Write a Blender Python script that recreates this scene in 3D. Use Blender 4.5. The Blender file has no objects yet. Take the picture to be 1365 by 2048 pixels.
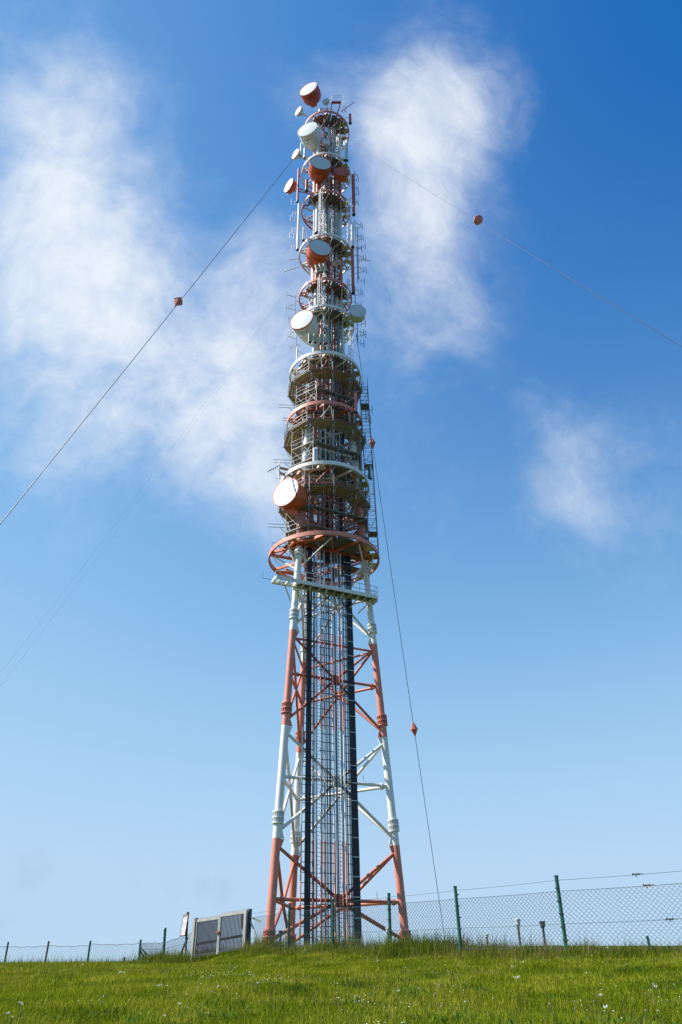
import bpy, math, random
import numpy as np
from mathutils import Vector, Matrix

random.seed(7); np.random.seed(7)
S = bpy.context.scene
COL = S.collection
R = math.radians
PI = math.pi

# ------------------------------------------------------------------ camera
F_PX, TH, RO = 1440.02, R(31.937), R(0.5207)
cam_d = bpy.data.cameras.new('camera')
cam = bpy.data.objects.new('camera', cam_d)
COL.objects.link(cam)
S.camera = cam
cam_d.sensor_fit = 'VERTICAL'
cam_d.sensor_height = 36.0
cam_d.lens = 36.0 * F_PX / 2048.0
cam_d.clip_start = 0.1
cam_d.clip_end = 60000
cam.matrix_world = (Matrix.Rotation(PI / 2 + TH, 4, 'X') @ Matrix.Rotation(-RO, 4, 'Z'))
S.render.resolution_x, S.render.resolution_y = 682, 1024

# ------------------------------------------------------------------ sun and sky
SUN_AZ, SUN_EL = R(-92), R(46)          # azimuth from +Y, clockwise
sun_dir = Vector((math.sin(SUN_AZ) * math.cos(SUN_EL), math.cos(SUN_AZ) * math.cos(SUN_EL), math.sin(SUN_EL)))
sd = bpy.data.lights.new('sun', 'SUN')
sd.energy = 4.6
sd.angle = R(0.5)
sd.color = (1.0, 0.95, 0.87)
sun = bpy.data.objects.new('sun', sd)
COL.objects.link(sun)
sun.rotation_euler = sun_dir.to_track_quat('Z', 'Y').to_euler()

S.view_settings.view_transform = 'Standard'
S.view_settings.look = 'None'
S.view_settings.exposure = 0.9
S.view_settings.gamma = 1.0
S.view_settings.use_curve_mapping = False


def ray(px, py):
    c, s = math.cos(RO), math.sin(RO)
    U, V = px - 682.5, 1024 - py
    u, v = c * U + s * V, -s * U + c * V
    return Vector((u / F_PX, math.cos(TH) - v / F_PX * math.sin(TH), math.sin(TH) + v / F_PX * math.cos(TH)))


def at(px, py, Y):
    r = ray(px, py)
    return r * (Y / r.y)


def atz(px, py, z):
    r = ray(px, py)
    return r * (z / r.z)


W = bpy.data.worlds.new('World')
S.world = W
W.use_nodes = True
nt = W.node_tree
nt.nodes.clear()
N = nt.nodes.new
L = nt.links.new
wout = N('ShaderNodeOutputWorld')
sky = N('ShaderNodeTexSky')
sky.sky_type = 'NISHITA'
sky.sun_disc = False
sky.sun_elevation = SUN_EL
sky.sun_rotation = SUN_AZ
sky.altitude = 60
sky.air_density = 1.0
sky.dust_density = 0.0
sky.ozone_density = 3.0
# tone of the sky model: the sea air is paler at the horizon and the zenith deeper than the model gives
sep = N('ShaderNodeSeparateColor')
L(sky.outputs[0], sep.inputs[0])
cmb = N('ShaderNodeCombineColor')


def wmath(op, a, b=None, clamp=False):
    n = N('ShaderNodeMath')
    n.operation = op
    n.use_clamp = clamp
    for i, x in enumerate((a, b)):
        if x is None:
            continue
        if isinstance(x, (int, float)):
            n.inputs[i].default_value = x
        else:
            L(x, n.inputs[i])
    return n.outputs[0]


for i, (x0, k, sc) in enumerate(((.60, .95, .495), (.85, .86, .69), (1.2, .70, .93))):
    e = wmath('EXPONENT', wmath('MULTIPLY', wmath('MAXIMUM', wmath('SUBTRACT', sep.outputs[i], x0), 0.0), -k))
    L(wmath('MULTIPLY', wmath('SUBTRACT', 1.0, e), sc * 4.466), cmb.inputs[i])
bg = N('ShaderNodeBackground')
bg.inputs['Strength'].default_value = 0.12
L(cmb.outputs[0], bg.inputs['Color'])
tc = N('ShaderNodeTexCoord')

# cloud banks: directions in the sky, angular radius and weight
blobs = [(860, 430, 160, .30), (300, 900, 190, .26), (1150, 950, 120, .26), (180, 250, 170, .26), (980, 330, 150, .24),
         (20, 430, 130, .65), (110, 470, 140, .7), (200, 570, 125, .65), (300, 660, 115, .75), (90, 600, 130, .5), (20, 620, 120, .5),
         (400, 750, 120, 1.05), (300, 790, 110, .5), (470, 850, 110, 1.2), (530, 960, 95, 1.3), (530, 500, 50, 1.1), (210, 430, 80, .35),
         (555, 600, 70, 1.1), (560, 740, 80, 1.0), (480, 660, 70, .5), (30, 300, 90, .45), (170, 260, 90, .42), (20, 120, 80, 1.0), (240, 170, 55, .5), (330, 330, 60, .35),
         (60, 900, 90, .75), (220, 930, 90, .65), (10, 790, 80, .3), (140, 1000, 70, .45), (560, 1030, 60, .75), (400, 480, 70, .35),
         (925, 105, 50, .62), (885, 180, 65, .5), (970, 205, 55, .6), (815, 235, 70, .55), (880, 280, 75, .5), (1010, 265, 50, .45), (850, 350, 70, .5),
         (750, 310, 80, .6), (770, 440, 95, .58), (785, 560, 100, .62), (815, 680, 95, .72), (890, 410, 80, .5), (930, 560, 90, .6), (725, 225, 60, .6),
         (690, 600, 80, .5), (800, 1000, 80, 1.0), (560, 220, 55, .7), (900, 720, 80, .4), (1080, 200, 45, .6),
         (1035, 840, 50, .75), (1085, 885, 60, .52), (1135, 950, 65, .48), (1195, 1010, 70, .55), (1280, 1075, 80, .8), (1270, 900, 80, .45), (1085, 1045, 60, .6)]
dirs = [(ray(px, py).normalized(), r / F_PX, w) for px, py, r, w in blobs]
rng = random.Random(11)
while len(dirs) < 60:                    # the same broken cloud all round the sky
    a, e = rng.uniform(0, 2 * PI), math.asin(rng.uniform(.12, .95))
    v = Vector((math.cos(a) * math.cos(e), math.sin(a) * math.cos(e), math.sin(e)))
    if v.dot(ray(682, 800).normalized()) < .60:
        dirs.append((v, rng.uniform(.05, .14), rng.uniform(.3, .9)))
warp = N('ShaderNodeTexNoise')
warp.inputs['Scale'].default_value = 4.5
warp.inputs['Detail'].default_value = 2.5
L(tc.outputs['Generated'], warp.inputs['Vector'])
wsub = N('ShaderNodeVectorMath'); wsub.operation = 'SUBTRACT'
L(warp.outputs['Color'], wsub.inputs[0]); wsub.inputs[1].default_value = (.5, .5, .5)
wscl = N('ShaderNodeVectorMath'); wscl.operation = 'SCALE'
L(wsub.outputs[0], wscl.inputs[0]); wscl.inputs['Scale'].default_value = 0.13
wadd = N('ShaderNodeVectorMath'); wadd.operation = 'ADD'
L(tc.outputs['Generated'], wadd.inputs[0]); L(wscl.outputs[0], wadd.inputs[1])
wn = N('ShaderNodeVectorMath'); wn.operation = 'NORMALIZE'
L(wadd.outputs[0], wn.inputs[0])
mask = None
for v, r, w in dirs:
    d = N('ShaderNodeVectorMath'); d.operation = 'DISTANCE'
    L(wn.outputs[0], d.inputs[0]); d.inputs[1].default_value = v
    m = N('ShaderNodeMapRange'); m.interpolation_type = 'SMOOTHSTEP'
    m.inputs['From Min'].default_value = r * 2.7; m.inputs['From Max'].default_value = 0.0
    m.inputs['To Min'].default_value = 0.0; m.inputs['To Max'].default_value = w * .27
    L(d.outputs['Value'], m.inputs['Value'])
    mask = m.outputs[0] if mask is None else wmath('ADD', mask, m.outputs[0])
mask = wmath('MINIMUM', mask, 1.15)


def cloud_noise(scale, detail, rough, dist, off):
    mp = N('ShaderNodeMapping')
    mp.inputs['Location'].default_value = off
    mp.inputs['Rotation'].default_value = (0, R(20), R(-38))
    mp.inputs['Scale'].default_value = (1.0, 1.35, 1.0)
    L(wadd.outputs[0], mp.inputs['Vector'])
    q = N('ShaderNodeTexNoise')
    q.inputs['Scale'].default_value = scale
    q.inputs['Detail'].default_value = detail
    q.inputs['Roughness'].default_value = rough
    q.inputs['Distortion'].default_value = dist
    L(mp.outputs[0], q.inputs['Vector'])
    return q.outputs['Fac']


n_big = cloud_noise(4.4, 10, .60, .08, (1.3, .2, .7))
n_fine = cloud_noise(15.0, 10, .66, .12, (3.1, 2.2, .1))
tex = wmath('ADD', wmath('MULTIPLY', wmath('SUBTRACT', n_big, .5), 1.5), wmath('MULTIPLY', wmath('SUBTRACT', n_fine, .5), 1.0))
dens = wmath('ADD', mask, tex)
mr = N('ShaderNodeMapRange'); mr.interpolation_type = 'SMOOTHSTEP'
mr.inputs['From Min'].default_value = 0.0; mr.inputs['From Max'].default_value = 1.38
mr.inputs['To Min'].default_value = 0.0; mr.inputs['To Max'].default_value = 0.95
L(dens, mr.inputs['Value'])
cov = wmath('MULTIPLY', mr.outputs[0], wmath('MULTIPLY', mask, 1.5, True), True)
cb = N('ShaderNodeBackground')
cb.inputs['Color'].default_value = (.90, .945, 1.0, 1)
cb.inputs['Strength'].default_value = 0.54
mx = N('ShaderNodeMixShader')
# small grey-blue scraps of cloud low over the sea, on every side
low = None
lows = [(ray(px, py).normalized(), r / F_PX) for px, py, r in ((255, 1748, 42), (310, 1770, 36), (440, 1782, 30), (60, 1742, 40), (395, 1775, 22), (10, 1850, 30))]
for k in range(14):
    a_ = rng.uniform(R(35), R(325)); e_ = rng.uniform(.04, .1)
    lows.append((Vector((math.sin(a_) * math.cos(e_), math.cos(a_) * math.cos(e_), math.sin(e_))), rng.uniform(.02, .035)))
for v, r in lows:
    d = N('ShaderNodeVectorMath'); d.operation = 'DISTANCE'
    mv = N('ShaderNodeVectorMath'); mv.operation = 'MULTIPLY_ADD'
    L(wscl.outputs[0], mv.inputs[0]); mv.inputs[1].default_value = (.45, .45, .3); L(tc.outputs['Generated'], mv.inputs[2])
    L(mv.outputs[0], d.inputs[0]); d.inputs[1].default_value = v
    m = N('ShaderNodeMapRange'); m.interpolation_type = 'SMOOTHSTEP'
    m.inputs['From Min'].default_value = r * 1.5; m.inputs['From Max'].default_value = 0.0
    L(d.outputs['Value'], m.inputs['Value'])
    low = m.outputs[0] if low is None else wmath('MAXIMUM', low, m.outputs[0])
lowc = wmath('MULTIPLY', low, wmath('MULTIPLY', wmath('SUBTRACT', n_fine, .40), 3.2, True), True)
lb = N('ShaderNodeBackground')
lb.inputs['Color'].default_value = (.40, .56, .82, 1)
lb.inputs['Strength'].default_value = 0.47
mx2 = N('ShaderNodeMixShader')
L(wmath('MULTIPLY', lowc, .35), mx2.inputs[0]); L(bg.outputs[0], mx2.inputs[1]); L(lb.outputs[0], mx2.inputs[2])
L(cov, mx.inputs[0]); L(mx2.outputs[0], mx.inputs[1]); L(cb.outputs[0], mx.inputs[2])
L(mx.outputs[0], wout.inputs[0])


# ------------------------------------------------------------------ materials
def mat(name, col, rough=.5, metal=0, var=.12, scale=3.0, bump=0, stain=None, coat=0, runs=None):
    m = bpy.data.materials.new(name)
    m.use_nodes = True
    t = m.node_tree
    b = t.nodes['Principled BSDF']
    b.inputs['Roughness'].default_value = rough
    b.inputs['Metallic'].default_value = metal
    b.inputs['Coat Weight'].default_value = coat
    g = t.nodes.new('ShaderNodeNewGeometry')
    nz = t.nodes.new('ShaderNodeTexNoise')
    nz.inputs['Scale'].default_value = scale
    nz.inputs['Detail'].default_value = 6
    nz.inputs['Roughness'].default_value = .65
    t.links.new(g.outputs['Position'], nz.inputs['Vector'])
    r = t.nodes.new('ShaderNodeValToRGB')
    r.color_ramp.elements[0].position = .3
    r.color_ramp.elements[1].position = .7
    lo = [max(0, c * (1 - var)) for c in col]
    hi = [min(1, c * (1 + var)) for c in col]
    if stain:
        lo = stain
    r.color_ramp.elements[0].color = (*lo, 1)
    r.color_ramp.elements[1].color = (*hi, 1)
    t.links.new(nz.outputs['Fac'], r.inputs['Fac'])
    t.links.new(r.outputs['Color'], b.inputs['Base Color'])
    if runs:                                # weather stains running down the steel
        mp = t.nodes.new('ShaderNodeMapping')
        mp.inputs['Scale'].default_value = (7, 7, .55)
        t.links.new(g.outputs['Position'], mp.inputs['Vector'])
        n2 = t.nodes.new('ShaderNodeTexNoise')
        n2.inputs['Scale'].default_value = 1.0; n2.inputs['Detail'].default_value = 7; n2.inputs['Roughness'].default_value = .7
        t.links.new(mp.outputs[0], n2.inputs['Vector'])
        mr_ = t.nodes.new('ShaderNodeMapRange')
        mr_.inputs['From Min'].default_value = .54; mr_.inputs['From Max'].default_value = .74
        mr_.inputs['To Max'].default_value = .75
        t.links.new(n2.outputs['Fac'], mr_.inputs['Value'])
        mc = t.nodes.new('ShaderNodeMix'); mc.data_type = 'RGBA'
        t.links.new(mr_.outputs[0], mc.inputs[0]); t.links.new(r.outputs['Color'], mc.inputs[6])
        mc.inputs[7].default_value = (*runs, 1)
        t.links.new(mc.outputs[2], b.inputs['Base Color'])
    if bump:
        bp = t.nodes.new('ShaderNodeBump')
        bp.inputs['Strength'].default_value = bump
        bp.inputs['Distance'].default_value = .02
        t.links.new(nz.outputs['Fac'], bp.inputs['Height'])
        t.links.new(bp.outputs['Normal'], b.inputs['Normal'])
    return m


M_RED = mat('faded_red_paint', (.60, .205, .14), .55, var=.10, scale=.9, runs=(.36, .13, .085))
M_BRACE = mat('shaded_brace_red_paint', (.50, .15, .09), .55, var=.14, scale=1.2, runs=(.30, .09, .055))  # deeper red, with the shade on the horizontals put into the colour
M_RED2 = mat('rust_red_paint', (.42, .075, .035), .5, var=.15, scale=1.5)
M_ORANGE = mat('orange_paint', (.62, .125, .032), .4, var=.08)
M_DRED = mat('dull_red_radome', (.42, .085, .045), .55, var=.06)
M_WHITE = mat('chalky_white_paint', (.70, .69, .66), .5, var=.05, scale=1.2, runs=(.48, .45, .38))
M_CREAM = mat('cream_paint', (.62, .59, .46), .55, var=.10, scale=1.5, runs=(.40, .33, .20))
M_RADOME = mat('white_radome', (.85, .85, .82), .5, var=.02, scale=.6)
M_GREYDOME = mat('shaded_grey_radome', (.52, .56, .58), .5, var=.03, scale=.6)  # grey tone holds the shade on dish faces turned from the sun
M_GALV = mat('galvanised_steel', (.42, .43, .44), .42, .6, var=.15, scale=4)
M_LGREY = mat('light_grey_steel', (.55, .57, .58), .5, .2, var=.12, scale=2)
M_DGREY = mat('dark_grating', (.14, .145, .15), .7, .2, var=.2, scale=4)
M_CABLE = mat('black_cable', (.010, .012, .018), .45, 0, var=.3, scale=6)
M_PLANK = mat('weathered_plank', (.40, .265, .155), .8, var=.3, scale=2.5, bump=.3)
M_PLANKD = mat('grey_plank', (.20, .165, .12), .8, var=.3, scale=2.5, bump=.3)
M_TUBE = mat('scaffold_tube', (.21, .21, .215), .5, .5, var=.2, scale=5)
M_YELLOW = mat('yellow_tube', (.55, .42, .05), .5, var=.1)
M_BRACKET = mat('khaki_panel', (.36, .33, .22), .6, var=.1)
M_FPOST = mat('green_post_paint', (.012, .095, .062), .42, .1, var=.3, scale=6)
M_FWIRE = mat('green_coated_wire', (.03, .07, .075), .5, .2, var=.2)
M_TAN = mat('tan_box', (.50, .29, .16), .6, var=.08)
M_WPOST = mat('weathered_post', (.10, .085, .07), .8, var=.35, scale=12, bump=.4)
M_RUST = mat('rust', (.16, .055, .03), .8, var=.3, scale=15, bump=.3)
M_GATEW = mat('grey_white_gate_paint', (.34, .34, .32), .5, .1, var=.2, scale=5)
M_SLAT = mat('shaded_gate_bar_steel', (.05, .05, .06), .5, .2, var=.15, scale=6)  # dark colour stands for the shaded side of the galvanised bars
M_SIGN = mat('white_sign', (.80, .80, .78), .5, var=.03)
M_INK = mat('sign_ink', (.09, .09, .10), .6, var=.1)
M_CONC = mat('concrete', (.34, .33, .31), .85, var=.2, scale=4, bump=.4)
M_DARKFIX = mat('dark_housing', (.05, .06, .075), .5, .2, var=.2)

# ------------------------------------------------------------------ mesh helpers
LOC = {}


class MB:
    def __init__(self):
        self.v, self.f, self.m, self.s = [], [], [], []

    def add(self, vs, fs, mi=0, smooth=False):
        o = len(self.v)
        self.v += [tuple(x) for x in vs]
        for q in fs:
            self.f.append(tuple(i + o for i in q)); self.m.append(mi); self.s.append(smooth)

    def tube(self, p, q, r, n=8, r2=None, cap=True, mi=0):
        p, q = Vector(p), Vector(q)
        d = q - p
        if d.length < 1e-6:
            return self
        d.normalize()
        a = d.orthogonal().normalized(); b = d.cross(a)
        r2 = r if r2 is None else r2
        vs = []
        for k in range(n):
            t = 2 * PI * k / n
            o = a * math.cos(t) + b * math.sin(t)
            vs.append(p + o * r); vs.append(q + o * r2)
        fs = [(2 * k, 2 * ((k + 1) % n), 2 * ((k + 1) % n) + 1, 2 * k + 1) for k in range(n)]
        self.add(vs, fs, mi, n > 4)
        if cap:
            self.add([vs[2 * k] for k in range(n)], [tuple(range(n))[::-1]], mi)
            self.add([vs[2 * k + 1] for k in range(n)], [tuple(range(n))], mi)
        return self

    def path(self, pts, r, n=5, mi=0):
        """one continuous tube through points"""
        pts = [Vector(p) for p in pts]
        vs, fs = [], []
        ref = Vector((.31, .17, .93))
        for i, p in enumerate(pts):
            d = (pts[min(i + 1, len(pts) - 1)] - pts[max(i - 1, 0)]).normalized()
            a = d.cross(ref)
            if a.length < 1e-3:
                a = d.orthogonal()
            a.normalize(); b = d.cross(a)
            for k in range(n):
                t = 2 * PI * k / n
                vs.append(p + a * (r * math.cos(t)) + b * (r * math.sin(t)))
        for i in range(len(pts) - 1):
            for k in range(n):
                fs.append((i * n + k, i * n + (k + 1) % n, (i + 1) * n + (k + 1) % n, (i + 1) * n + k))
        self.add(vs, fs, mi, True)
        return self

    def beam(self, p, q, w, h, up=(0, 0, 1), mi=0):
        p, q = Vector(p), Vector(q)
        d = (q - p)
        if d.length < 1e-6:
            return self
        d.normalize()
        up = Vector(up)
        a = d.cross(up)
        if a.length < 1e-3:
            a = d.orthogonal()
        a.normalize(); b = a.cross(d)
        vs = []
        for e in (p, q):
            for x, y in ((-1, -1), (1, -1), (1, 1), (-1, 1)):
                vs.append(e + a * (x * w / 2) + b * (y * h / 2))
        self.add(vs, [(0, 1, 2, 3)[::-1], (4, 5, 6, 7), (0, 1, 5, 4), (1, 2, 6, 5), (2, 3, 7, 6), (3, 0, 4, 7)], mi)
        return self

    def lathe(self, prof, o, axis, n=24, mi=0, mis=None, smooth=True):
        o, axis = Vector(o), Vector(axis).normalized()
        a = axis.orthogonal().normalized(); b = axis.cross(a)
        for i in range(len(prof) - 1):
            (r0, t0), (r1, t1) = prof[i], prof[i + 1]
            vs, fs = [], []
            for k in range(n):
                t = 2 * PI * k / n
                w = a * math.cos(t) + b * math.sin(t)
                vs.append(o + axis * t0 + w * r0); vs.append(o + axis * t1 + w * r1)
            for k in range(n):
                j = (k + 1) % n
                fs.append((2 * k, 2 * j, 2 * j + 1, 2 * k + 1))
            self.add(vs, fs, mis[i] if mis else mi, smooth)
        return self

    def disc(self, o, axis, r, n=32, mi=0, dome=0.0):
        o, axis = Vector(o), Vector(axis).normalized()
        a = axis.orthogonal().normalized(); b = axis.cross(a)
        vs = [o + axis * dome]
        rings = (.4, .75, 1.0)
        for q in rings:
            for k in range(n):
                t = 2 * PI * k / n
                vs.append(o + axis * (dome * (1 - q * q)) + (a * math.cos(t) + b * math.sin(t)) * (r * q))
        fs = [(0, 1 + k, 1 + (k + 1) % n) for k in range(n)]
        for i in range(len(rings) - 1):
            for k in range(n):
                fs.append((1 + i * n + k, 1 + (i + 1) * n + k, 1 + (i + 1) * n + (k + 1) % n, 1 + i * n + (k + 1) % n))
        self.add(vs, fs, mi, True)
        return self

    def hoop(self, c, r0, r1, z0, z1, n=64, a0=0, a1=2 * PI, mi=0):
        """box-section ring about a vertical axis (r0 inner, r1 outer)"""
        c = Vector(c)
        full = abs(a1 - a0 - 2 * PI) < 1e-6
        m = n if full else n + 1
        vs = []
        for k in range(m):
            t = a0 + (a1 - a0) * k / n
            x, y = math.cos(t), math.sin(t)
            for r, z in ((r0, z0), (r1, z0), (r1, z1), (r0, z1)):
                vs.append((c.x + x * r, c.y + y * r, c.z + z))
        for side in range(4):
            fs = []
            for k in range(n):
                j = (k + 1) % m
                s2 = (side + 1) % 4
                fs.append((4 * k + side, 4 * k + s2, 4 * j + s2, 4 * j + side)[::-1])
            self.add(vs, fs, mi, True)
        if not full:
            self.add(vs[:4], [(0, 1, 2, 3)], mi)
            self.add(vs[-4:], [(3, 2, 1, 0)], mi)
        return self

    def build(self, name, mats, parent=None, loc=None):
        me = bpy.data.meshes.new(name)
        off = Vector((0, 0, 0))
        if parent is not None:
            off = LOC[parent.name]
        elif loc is not None:
            off = Vector(loc)
        v = np.array(self.v, dtype=np.float64).reshape(-1, 3) - np.array(off)
        me.from_pydata(v.tolist(), [], self.f)
        if not isinstance(mats, (list, tuple)):
            mats = [mats]
        for m in mats:
            me.materials.append(m)
        me.polygons.foreach_set('material_index', self.m)
        me.polygons.foreach_set('use_smooth', self.s)
        me.update()
        o = bpy.data.objects.new(name, me)
        COL.objects.link(o)
        LOC[o.name] = off
        if parent is not None:
            o.parent = parent
        elif loc is not None:
            o.location = loc
        return o


def tag(o, label=None, cat=None, group=None, kind=None):
    if label: o['label'] = label
    if cat: o['category'] = cat
    if group: o['group'] = group
    if kind: o['kind'] = kind
    return o


def thing(name, loc, label, cat, group=None):
    o = bpy.data.objects.new(name, None)
    o.empty_display_size = .3
    COL.objects.link(o)
    o.location = loc
    LOC[o.name] = Vector(loc)
    return tag(o, label, cat, group)


def smooth(a, b, x):
    t = np.clip((x - a) / (b - a), 0, 1)
    return t * t * (3 - 2 * t)


# ------------------------------------------------------------------ ground
BY = [-60, -20, 0, 3, 6, 9, 14, 20, 30, 44, 52, 62, 80, 120, 200, 300]
BZ = [-9, -3.6, -1.6, -.92, -.44, -.30, -.19, -.12, -.06, -.04, -.10, -.5, -1.6, -4, -9, -16]
PY = [-60, -10, 0, 8, 13, 16, 20, 25.5, 40, 66, 90, 130, 200, 300]
PZ = [-8, -1.5, -.6, -.25, -.02, .06, .19, .31, .42, .62, .5, -1, -6, -14]


def ground_z(x, y):
    x = np.asarray(x, float); y = np.asarray(y, float)
    b = np.interp(y, BY, BZ); p = np.interp(y, PY, PZ)
    s = (x - 4.2) * .8 + (y - 16) * .6
    w1 = smooth(-3.4, .5, s)
    w2 = smooth(-1.1, 1.0, x + 4.1 + .22 * (y - 27))
    w = w1 * w2
    z = b * (1 - w) + p * w
    bumps = .03 * np.sin(x * 1.3 + .7 * np.sin(y * .9)) * np.cos(y * 1.1 + .4 * x) + .015 * np.sin(3.1 * x + y) * np.sin(2.7 * y)
    return z + bumps * smooth(1, 4, y) - np.maximum(0, (np.abs(x) - 60)) ** 1.5 * .01


def gz(x, y):
    return float(ground_z(x, y))


def ground_hit(px, py, dz=0.0, y0=3.0, y1=60.0):
    r = ray(px, py)
    Y = y0
    while Y < y1:
        p = r * (Y / r.y)
        if p.z <= gz(p.x, Y) + dz:
            return Vector((p.x, Y, gz(p.x, Y)))
        Y += .05
    return None


def axis_pts(a, b, n, k):
    t = np.linspace(-1, 1, n)
    u = np.sinh(k * t) / math.sinh(k)
    return np.where(u < 0, u * a, u * b)


def m_ground():
    m = bpy.data.materials.new('turf')
    m.use_nodes = True
    t = m.node_tree
    b = t.nodes['Principled BSDF']
    b.inputs['Roughness'].default_value = .95
    b.inputs['Specular IOR Level'].default_value = 0.0
    g = t.nodes.new('ShaderNodeNewGeometry')
    n1 = t.nodes.new('ShaderNodeTexNoise'); n1.inputs['Scale'].default_value = .7; n1.inputs['Detail'].default_value = 8
    n2 = t.nodes.new('ShaderNodeTexNoise'); n2.inputs['Scale'].default_value = 30; n2.inputs['Detail'].default_value = 5
    for n in (n1, n2):
        t.links.new(g.outputs['Position'], n.inputs['Vector'])
    r = t.nodes.new('ShaderNodeValToRGB')
    r.color_ramp.elements[0].position = .3; r.color_ramp.elements[0].color = (.030, .045, .005, 1)
    r.color_ramp.elements[1].position = .7; r.color_ramp.elements[1].color = (.055, .085, .008, 1)
    mixv = t.nodes.new('ShaderNodeMath'); mixv.operation = 'ADD'
    h1 = t.nodes.new('ShaderNodeMath'); h1.operation = 'MULTIPLY'; h1.inputs[1].default_value = .5
    h2 = t.nodes.new('ShaderNodeMath'); h2.operation = 'MULTIPLY'; h2.inputs[1].default_value = .5
    t.links.new(n1.outputs['Fac'], h1.inputs[0]); t.links.new(n2.outputs['Fac'], h2.inputs[0])
    t.links.new(h1.outputs[0], mixv.inputs[0]); t.links.new(h2.outputs[0], mixv.inputs[1])
    t.links.new(mixv.outputs[0], r.inputs['Fac']); t.links.new(r.outputs['Color'], b.inputs['Base Color'])
    bp = t.nodes.new('ShaderNodeBump'); bp.inputs['Strength'].default_value = .6; bp.inputs['Distance'].default_value = .04
    t.links.new(n2.outputs['Fac'], bp.inputs['Height']); t.links.new(bp.outputs['Normal'], b.inputs['Normal'])
    return m


xs = axis_pts(300, 300, 241, 4.5)
ys = axis_pts(120, 300, 301, 3.6) + 10
X, Y = np.meshgrid(xs, ys)
Z = ground_z(X, Y)
edge = smooth(130, 290, np.hypot(X, Y - 30))
Z = Z - edge * 30
nx, ny = len(xs), len(ys)
vv = np.stack([X.ravel(), Y.ravel(), Z.ravel()], 1)
ff = [(j * nx + i, j * nx + i + 1, (j + 1) * nx + i + 1, (j + 1) * nx + i) for j in range(ny - 1) for i in range(nx - 1)]
me = bpy.data.meshes.new('ground')
me.from_pydata(vv.tolist(), [], ff)
me.materials.append(m_ground())
me.polygons.foreach_set('use_smooth', [True] * len(ff))
go = bpy.data.objects.new('ground', me)
COL.objects.link(go)
go['kind'] = 'structure'

sea_m = mat('sea_water', (.02, .06, .09), .18, 0, var=.3, scale=.02, bump=.3)
mb = MB()
n = 96
mb.add([(0, 0, -52)] + [(30000 * math.cos(2 * PI * k / n), 30000 * math.sin(2 * PI * k / n), -52) for k in range(n)],
       [(0, 1 + k, 1 + (k + 1) % n) for k in range(n)])
so = mb.build('sea', sea_m); so['kind'] = 'structure'

# ------------------------------------------------------------------ the lattice tower
XC, D = -1.803, 66.0
A2 = R(-4.165)
LEG_A = [A2 - 2 * PI / 3, A2, A2 + 2 * PI / 3]         # front-left, right, back-left
NF = Vector((math.cos(A2 - PI / 3), math.sin(A2 - PI / 3), 0))   # outward normal of the cable face
DF = Vector((-NF.y, NF.x, 0))
ZG = .45
BND = [-.75, 8.11, 16.97, 25.85, 34.9, 43.8, 52.5, 60.3, 68.9, 74.3, 82.6, 92.4, 101.2, 112.4]
SEGC = ['r', 'w', 'r', 'w', 'r', 'w', 'r', 'w', 'w', 'r', 'w', 'r', 'w', 'r']


def leg_r(z):
    return max(2.15, 6.68 - .0703 * z) if z < 66 else 2.1


def leg_p(k, z, dr=0):
    a = LEG_A[k]
    return Vector((XC + (leg_r(z) + dr) * math.cos(a), D + (leg_r(z) + dr) * math.sin(a), z))


def ax_p(a, r, z):
    return Vector((XC + r * math.cos(a), D + r * math.sin(a), z))


def seg_of(z):
    i = 0
    for k, b in enumerate(BND):
        if z >= b - .01:
            i = k
    return i


def tube_r(z):
    return .33 if z < 20 else .33 - .1 * min(1, (z - 20) / 45)


tower = thing('radio_tower', (XC, D, ZG), 'tall red and white steel lattice radio tower with ring platforms on the grassy hill', 'radio tower')
ZTOP = 113.6


def segmat(z, red=M_RED, white=M_WHITE):
    return red if SEGC[seg_of(z)] == 'r' else white


def add_collar(z, k, parent):
    mb = MB()
    p = leg_p(k, z)
    ax = (leg_p(k, z + 1) - leg_p(k, z - 1)).normalized()
    r = tube_r(z)
    R2 = r * 1.42
    for t in (-.42, 0, .42):
        mb.lathe([(r * .98, t - .05), (R2, t - .05), (R2, t + .05), (r * .98, t + .05)], p, ax, 20, smooth=False)
    a = ax.orthogonal().normalized(); b = ax.cross(a)
    for lev in (-.21, .21):
        for i in range(14):
            t = 2 * PI * i / 14
            w = a * math.cos(t) + b * math.sin(t)
            o = p + ax * lev + w * (r * 1.18)
            mb.beam(o - ax * .17, o + ax * .17, r * .42, .045, up=ax.cross(w))
    return mb.build('flange_collar', segmat(z), parent)


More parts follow.
